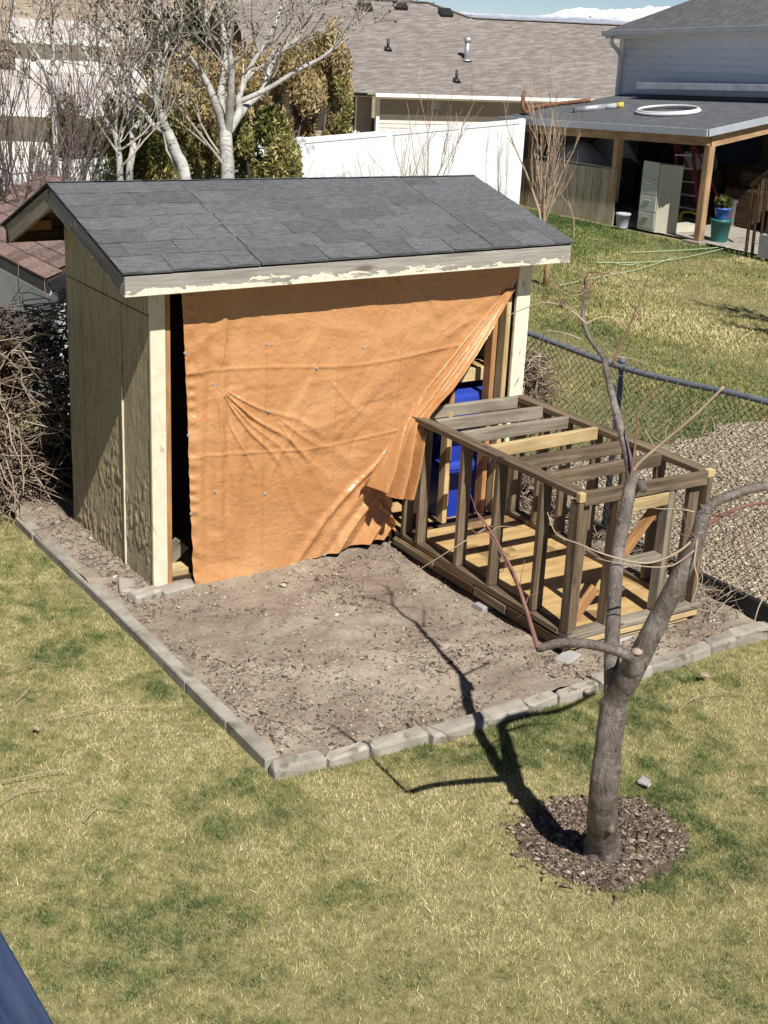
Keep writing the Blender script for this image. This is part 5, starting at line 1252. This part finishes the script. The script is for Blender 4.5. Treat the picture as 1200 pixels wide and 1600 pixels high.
def roof_at(px, py):
    d = sight(px, py); n = (hu.cross(hb + Vector((0, 0, rs)))).normalized(); t = (E0 - CAM).dot(n) / d.dot(n); return CAM + d * t
p = roof_at(729, 94); mb = MB(); mb.tube([p + Vector((0, 0, -.05)), p + Vector((0, 0, .52))], .085, 10); mb.tube([p + Vector((0, 0, .52)), p + Vector((0, 0, .56)), p + Vector((0, 0, .64)), p + Vector((0, 0, .68))], [.10, .13, .13, .06], 10); mb.tube([p + Vector((0, 0, -.02)), p + Vector((0, 0, .03))], [.2, .1], 10); mb.build('flue_pipe', M['galv'], rfo, True)
for (px, py) in ((606, 78), (713, 127)):
    p = roof_at(px, py); mb = MB(); mb.tube([p + Vector((0, 0, -.05)), p + Vector((0, 0, .32))], .045, 8); mb.tube([p + Vector((0, 0, -.02)), p + Vector((0, 0, .08))], [.16, .07], 8); mb.build('vent_pipe', M['blackpipe'], rfo, True)
for (px, py) in ((574, 20), (628, 17), (699, 28)):
    p = roof_at(px, py); d2 = (hb + Vector((0, 0, rs))).normalized(); beam('roof_vent', p + Vector((0, 0, .07)), p + d2 * .38 + Vector((0, 0, .12)), .42, .1, M['blackpipe'], rfo)

# --- neighbour's two storey house on the right
WX = 19.0
nh = empty('pale_house', (WX, 14.0, 0), 'pale house wall with grey roof rising above the covered patio', 'house')
c0 = at_x(968, 100, WX); yL = c0.y; zt0 = 3.56; yR = 8.0
def wallz(y): return zt0 + (yL - y) * (.34 / 4.4)
nb = 11
for k in range(nb):
    za, zb = 1.7 + k * .16, 1.7 + (k + 1) * .16
    v = [(WX - .024, yR, za + .30), (WX - .024, yL, za - .02), (WX - .004, yL, zb - .02), (WX - .004, yR, zb + .30)]
    link('siding_board', mesh('siding_board', v, [(0, 1, 2, 3)]), M['bluesiding'], nh)
mb = MB(); mb.add([(WX, yR, 0), (WX, yL, 0), (WX, yL, 3.5), (WX, yR, wallz(yR) - .08), (WX + .2, yR, 0), (WX + .2, yL, 0), (WX + .2, yL, 3.5), (WX + .2, yR, wallz(yR) - .08)], [(0, 1, 2, 3), (5, 4, 7, 6), (3, 2, 6, 7), (1, 5, 6, 2), (4, 0, 3, 7)]); mb.build('wall', M['bluesiding'], nh)
block('end_wall', (WX + .2, yL - .2, 0), (WX + 7, yL, 3.55), M['bluesiding'], nh)
beam('corner_trim', (WX - .03, yL - .06, 1.5), (WX - .03, yL - .06, 3.5), .14, .04, M['whitetrim'], nh, up=(1, 0, 0))
e0 = at_x(946, 48, WX - .5); e1 = at_x(1200, 39, WX - .5); ed = (e1 - e0)
e2 = e0 + ed * 1.8
r0 = at_x(1110, 2, WX + 2.6) ; 
mb = MB(); up_ = Vector((2.8, -.9, 1.25)); mb.add([e0, e2, e2 + Vector((4, 0, 1.8)), e0 + Vector((4.0, -2.2, 1.8))], [(0, 1, 2, 3)]); mb.build('roof', M['greyroof'], nh)
mb = MB(); mb.add([e0, e0 + Vector((4.0, -2.2, 1.8)), e0 + Vector((8, .3, -.1))], [(0, 1, 2)]); mb.build('roof', M['greyroof'], nh)
beam('fascia', e0 + Vector((.02, 0, -.08)), e2 + Vector((.02, 0, -.08)), .03, .15, M['whitetrim'], nh)
beam('gutter', e0 + Vector((-.06, 0, -.06)), e2 + Vector((-.06, 0, -.06)), .11, .11, M['fasciablue'], nh)
beam('soffit', e0 + Vector((.25, 0, -.165)), e2 + Vector((.25, 0, -.165)), .5, .012, M['whitetrim'], nh)
mb = MB(); P, R_ = spline([e0 + Vector((-.05, -.25, -.1)), e0 + Vector((-.02, -.3, -.28)), Vector((WX - .08, yL - .10, 3.05)), Vector((WX - .08, yL - .10, 2.0))], [.05] * 4, 5); mb.tube(P, R_, 8); mb.build('downspout', M['whitetrim'], nh, True)

# --- covered patio
PX = 15.5
pt = empty('covered_patio', (PX, 10.5, 0), 'dark roofed lean to patio full of stored things beside the pale house', 'patio cover')
Ap = at_x(780, 183, PX - .15); Bq = at_x(1107, 203, PX - .15); Dq = at_x(966, 151, WX - .05)
Cq = Vector((WX - .05, Bq.y, Bq.z + .55)); Dq = Vector((WX - .05, Ap.y, Ap.z + .52))
tk = Vector((0, 0, -.10))
mb = MB(); mb.add([Ap, Bq, Cq, Dq, Ap + tk, Bq + tk, Cq + tk, Dq + tk], [(3, 2, 1, 0), (4, 5, 6, 7), (2, 3, 7, 6), (3, 0, 4, 7)]); pr = mb.build('roof', M['patioroof'], pt)
beam('fascia', Ap + Vector((-.015, 0, -.055)), Bq + Vector((-.015, 0, -.055)), .03, .13, M['fasciablue'], pt)
beam('fascia', Bq + Vector((0, -.018, -.055)), Cq + Vector((0, -.018, -.055)), .03, .13, M['fasciablue'], pt)
beam('beam', Ap + Vector((.15, 0, -.20)), Bq + Vector((.15, .1, -.20)), .09, .18, M['postwood'], pt)
beam('beam', Bq + Vector((.2, .12, -.22)), Cq + Vector((0, .12, -.22)), .09, .2, M['postwood'], pt)
for k in range(6):
    t = (k + .5) / 6; a = Ap.lerp(Bq, t); b = Dq.lerp(Cq, t); beam('rafter', a + Vector((.2, 0, -.17)), b + Vector((0, 0, -.17)), .05, .13, M['postwood'], pt)
for (y, z0, zt) in ((10.47, 0, Bq.z - .3), (12.92, .45, 1.70), (15.6, 0, 1.58)):
    block('post', (PX + .0, y - .07, z0), (PX + .14, y + .07, zt), M['postwood'], pt)
o = block('post_footing', (PX - .12, 10.25, -.05), (PX + .3, 10.7, .05), M['concrete'], pt)
for k in range(13):
    y = 12.80 + k * .24
    block('half_wall_board', (PX + .005, y, -.15), (PX + .03, y + .232, 1.08 - .008 * k), M['tanboard'], pt)
block('half_wall_cap', (PX - .01, 12.78, 1.085), (PX + .06, 15.5, 1.11), M['tanboard'], pt)
block('side_wall', (PX + .03, 15.92, -.1), (WX, 15.96, 1.62), M['tanboard'], pt)
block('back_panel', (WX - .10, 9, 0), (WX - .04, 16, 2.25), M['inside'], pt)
sheet('patio_slab', [(PX + .05, 7), (WX, 7), (WX, 16), (PX + .05, 16)], .045, M['concrete'])
# things on the patio roof
def onroof(px, py):
    n = (Bq - Ap).cross(Dq - Ap).normalized(); d = sight(px, py); return CAM + d * ((Ap - CAM).dot(n) / d.dot(n))
lift = Vector((0, 0, .05))
mb = MB(); P, R_ = spline([onroof(817, 166) + Vector((0, 0, .30)), onroof(816, 176) + Vector((0, 0, .12)), onroof(824, 180) + lift, onroof(832, 172) + lift, onroof(870, 166) + lift, onroof(922, 160) + lift], [.045] * 6, 6); mb.tube(P, R_, 8); tag(mb.build('bent_pipe', M['rust'], None, True), 'rusty bent pipe lying on the patio roof', 'pipe')
a, b = onroof(896, 176) + lift, onroof(974, 168) + lift
pe = empty('duct_pipe', a, 'dark metal pipe with yellow end lying on the patio roof', 'pipe')
mb = MB(); mb.tube([a, a.lerp(b, .62)], .07, 12); mb.build('pipe', M['galv'], pe, True)
mb = MB(); mb.tube([a - (b - a).normalized() * .01, a + (b - a).normalized() * .02], .055, 12); mb.build('painted_hollow', M['blackpipe'], pe, True)  # solid black plug painted as the unlit hollow of the pipe
mb = MB(); mb.tube([a.lerp(b, .62), a.lerp(b, .86)], .06, 12); mb.build('wrapped_middle', M['fasciablue'], pe, True)
mb = MB(); mb.tube([a.lerp(b, .86), b], .07, 12); mb.build('yellow_end', M['yellow'], pe, True)
c_ = onroof(1043, 176); rx = (onroof(1093, 176) - onroof(993, 178)) / 2; ry = (onroof(1043, 169) - onroof(1043, 181)) / 2
mb = MB()
for q in range(2):
    pts = [c_ + rx * cos(k * 2 * pi / 36) * (1 - .05 * q) + ry * sin(k * 2 * pi / 36) * (1 - .05 * q) + Vector((0, 0, .035 + .03 * q)) for k in range(37)]; mb.tube(pts, .028, 7, False)
tag(mb.build('hose_coil', M['whiteplastic'], None, True), 'white coil of pipe lying flat on the patio roof', 'coil')
a = at_x(1003, 134, 18.4); b = Vector((18.4, a.y - 6, a.z + .32)); o = beam('metal_flashing', a, b, .34, .13, M['trough'], None); tag(o, 'long silver metal trough along the house wall above the patio roof', 'trough')

# --- stored things under the patio roof
cb = empty('filing_cabinet', (16.2, 12.3, .045), 'beige steel filing cabinet standing under the patio roof', 'cabinet')
ca, cbm, cc = at_z(995, 357, .045), at_z(1022, 363, .045), at_z(1056, 366, .045)
fx = (cbm - ca); sx_ = (cc - cbm); hgt = 1.28
v = [ca, cbm, cc, cc + (ca - cbm)]; mb = MB(); mb.add([q for q in v] + [q + Vector((0, 0, hgt)) for q in v], [(0, 1, 5, 4), (1, 2, 6, 5), (2, 3, 7, 6), (3, 0, 4, 7), (4, 5, 6, 7)]); mb.build('body', M['cabinet'], cb)
nf = Vector((fx.y, -fx.x, 0)).normalized(); 
if nf.dot(sx_) > 0: nf = -nf
for k in range(4):
    z0 = .04 + k * hgt / 4; q0 = ca + fx * .05 + nf * .012 + Vector((0, 0, z0 + hgt / 8)); q1 = ca + fx * .95 + nf * .012 + Vector((0, 0, z0 + hgt / 8)); dr = beam('drawer', q0, q1, .02, hgt / 4 - .03, M['greencab'], cb)
    m_ = (q0 + q1) / 2 + nf * .02; beam('handle', m_ - fx.normalized() * .08 + Vector((0, 0, .06)), m_ + fx.normalized() * .08 + Vector((0, 0, .06)), .02, .02, M['galv'], dr)
ld = empty('step_ladder', (17, 12.3, .045), 'red step ladder with yellow feet beside the filing cabinet', 'ladder')
l0, l1 = at_x(1061, 352, 16.9), at_x(1094, 350, 16.9); t0, t1 = at_x(1056, 222, 17.25), at_x(1081, 222, 17.25); l0.z = l1.z = .06
for a, b in ((l0, t0), (l1, t1)):
    beam('side_rail', a.lerp(b, .10), b, .03, .08, M['ladderred'], ld, up=(1, 0, 0)); beam('foot', a, a.lerp(b, .10), .05, .10, M['yellow'], ld, up=(1, 0, 0))
    beam('rear_leg', a + Vector((.9, 0, 0)), b + Vector((.05, 0, -.03)), .03, .05, M['ladderred'], ld, up=(1, 0, 0))
for t in (.20, .36, .52, .68, .84): beam('step', l0.lerp(t0, t), l1.lerp(t1, t), .09, .03, M['galv'], ld)
beam('top_cap', t0 + (t0 - t1) * .15, t1 + (t1 - t0) * .15, .14, .05, M['whitetrim'], ld)
mb = MB()
for a in (l0, l1):
    m_ = (l0 + l1) / 2; P, R_ = spline([a + Vector((0, 0, .0)), a.lerp(m_, .15) + Vector((0, 0, .2)), m_ + Vector((0, 0, .26))], [.03, .03, .02], 5); mb.tube(P, R_, 6)
mb.build('foot_brace', M['yellow'], ld, True)
def pot(name, p, r0, r1, h, m, label, cat, plant=None):
    e = empty(name, p, label, cat); mb = MB(); p = Vector(p); n = 14
    prof = [(r0, 0), (r1, h * .85), (r1 * 1.08, h * .86), (r1 * 1.08, h), (r1 * .9, h), (r1 * .85, h * .8)]
    v = [p + Vector((cos(2 * pi * k / n) * r, sin(2 * pi * k / n) * r, z)) for r, z in prof for k in range(n)]
    f = [(i * n + k, i * n + (k + 1) % n, (i + 1) * n + (k + 1) % n, (i + 1) * n + k) for i in range(len(prof) - 1) for k in range(n)] + [tuple(range((len(prof) - 1) * n, len(prof) * n))]
    mb.add(v, f); mb.build('body', m, e, True)
    if plant: c = leafcloud('foliage', [p + Vector((0, 0, h + .1))], [(r1 * 1.1, r1 * 1.1, .14)], 260, .05, M['evergreen'], e, .3, .15); c['kind'] = 'stuff'
p = at_z(1123, 377, .045); pot('planter_tub', (p.x, p.y, .045), .15, .19, .42, M['tubgreen'], 'dark green planter tub standing right of the patio post', 'planter')
pot('flower_pot', (p.x, p.y, .47), .11, .15, .20, M['potblue'], 'blue flower pot with plant sitting on the green tub', 'pot', True)
p = at_z(970, 360, .045); pot('white_bucket', (p.x + .3, p.y + .3, .045), .11, .14, .28, M['fasciablue'], 'small grey bucket at the foot of the tan half wall', 'bucket')
p = at_z(1150, 352, .045); pot('metal_can', (p.x, p.y, .045), .20, .20, .55, M['galv'], 'grey metal can at the back of the patio', 'can')
o = block('concrete_slab', (15.75, 11.35, .05), (16.6, 12.05, .16), M['cabinet'], None); tag(o, 'pale slab lying on the patio in front of the ladder', 'slab')
p = at_z(1140, 376, .05); o = beam('paver_slab', p, p + Vector((.75, -.45, .05)), .5, .05, M['concrete'], None); tag(o, 'pale flat slab leaning low right of the green planter tub', 'slab')
# a draped pile over the half wall
def drape(name, px, py, x, w, h, d, m, label):
    p = at_x(px, py, x); n = 22; s, t = np.meshgrid(np.linspace(-1, 1, n), np.linspace(-1, 1, n)); r = np.sqrt(s * s + t * t)
    Z = p.z + h * np.clip(1 - r ** 1.6, -.6, 1) + .08 * (fbm(s, t, 2.5) - .5) * 2
    V = np.stack([(x + s * d / 2).ravel(), (p.y + t * w / 2).ravel(), Z.ravel()], 1); i = np.arange(n * n).reshape(n, n)
    F = np.stack([i[:-1, :-1].ravel(), i[:-1, 1:].ravel(), i[1:, 1:].ravel(), i[1:, :-1].ravel()], 1)
    tag(link(name, fastmesh(name, V, F, True), m), label, 'covered pile')
drape('covered_pile', 905, 262, 16.4, 2.0, .55, 1.3, M['greyfab'], 'pile under a grey sheet behind the tan half wall')
drape('covered_pile', 845, 262, 16.4, 1.3, .42, 1.2, M['greyfab'], 'smaller grey sheeted pile at the far end of the half wall')
drape('covered_pile', 955, 240, 17.4, 1.1, .5, 1.0, M['dirtylow'], 'pale lumpy bundle in the dark behind the patio post')
random.seed(131)
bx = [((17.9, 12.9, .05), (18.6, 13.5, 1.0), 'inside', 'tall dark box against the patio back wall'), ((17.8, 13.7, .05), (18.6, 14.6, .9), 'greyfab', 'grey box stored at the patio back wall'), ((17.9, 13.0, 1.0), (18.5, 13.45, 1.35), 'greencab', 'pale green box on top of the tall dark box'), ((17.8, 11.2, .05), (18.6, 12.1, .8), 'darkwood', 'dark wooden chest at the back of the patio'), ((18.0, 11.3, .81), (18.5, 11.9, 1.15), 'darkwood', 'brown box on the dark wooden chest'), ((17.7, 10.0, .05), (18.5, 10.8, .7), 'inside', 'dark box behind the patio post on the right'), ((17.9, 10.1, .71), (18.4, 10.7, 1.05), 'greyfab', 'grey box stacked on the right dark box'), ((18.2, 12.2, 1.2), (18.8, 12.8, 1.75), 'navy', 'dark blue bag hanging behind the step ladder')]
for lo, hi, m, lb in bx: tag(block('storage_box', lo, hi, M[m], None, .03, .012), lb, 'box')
# stair railing at the right frame edge
sr = empty('stair_railing', (15.6, 9.6, 0), 'dark wooden stair railing at the right frame edge beside the patio', 'railing')
q0 = at_x(1172, 385, 15.3); q1 = at_x(1210, 395, 15.3); 
beam('hand_rail', at_x(1174, 290, 15.3), at_x(1240, 240, 15.3), .08, .06, M['darkwood'], sr)
for px in (1174, 1184, 1196, 1208, 1222):
    a = at_x(px - 7, 384, 15.3); b = at_x(px + 3, 290 - (px - 1174) * .72, 15.3); beam('baluster', Vector((15.3, a.y, .0)), b, .045, .045, M['darkwood'], sr, up=(1, 0, 0))
o = beam('stair_skirt', at_x(1186, 384, 15.25), at_x(1240, 392, 15.25), .04, .4, M['greyfab'], None); tag(o, 'grey board at the foot of the stair railing', 'board')
# garden hose on the far lawn
hs = MB()
for pl in ([(1140, 386), (1090, 398), (1040, 407), (990, 410), (930, 410)], [(1060, 400), (1000, 420), (960, 428), (920, 436), (875, 446)], [(1140, 385), (1080, 390), (1020, 393), (985, 394)], [(962, 412), (985, 414), (1000, 410)]):
    P, R_ = spline([at_z(x, y, .045) for x, y in pl], [.009] * len(pl), 8); hs.tube(P, R_, 6)
tag(hs.build('garden_hose', M['hose'], None, True), 'pale green garden hose trailing across the far lawn', 'hose')
p = at_z(852, 447); mb = MB(); mb.tube([(p.x, p.y, -.05), (p.x + .01, p.y, .3), (p.x + .02, p.y, .75)], [.05, .045, .045], 8); tag(mb.build('lawn_stake', M['postwood'], None, True), 'rusty brown post standing on the far lawn right of the shed', 'post')

# ================================================================== DECK RAIL NEAR THE CAMERA
dr = empty('deck_railing', (-3.03, -7.2, 0), 'blue grey deck rail with its shade painted in at the lower left corner', 'railing')
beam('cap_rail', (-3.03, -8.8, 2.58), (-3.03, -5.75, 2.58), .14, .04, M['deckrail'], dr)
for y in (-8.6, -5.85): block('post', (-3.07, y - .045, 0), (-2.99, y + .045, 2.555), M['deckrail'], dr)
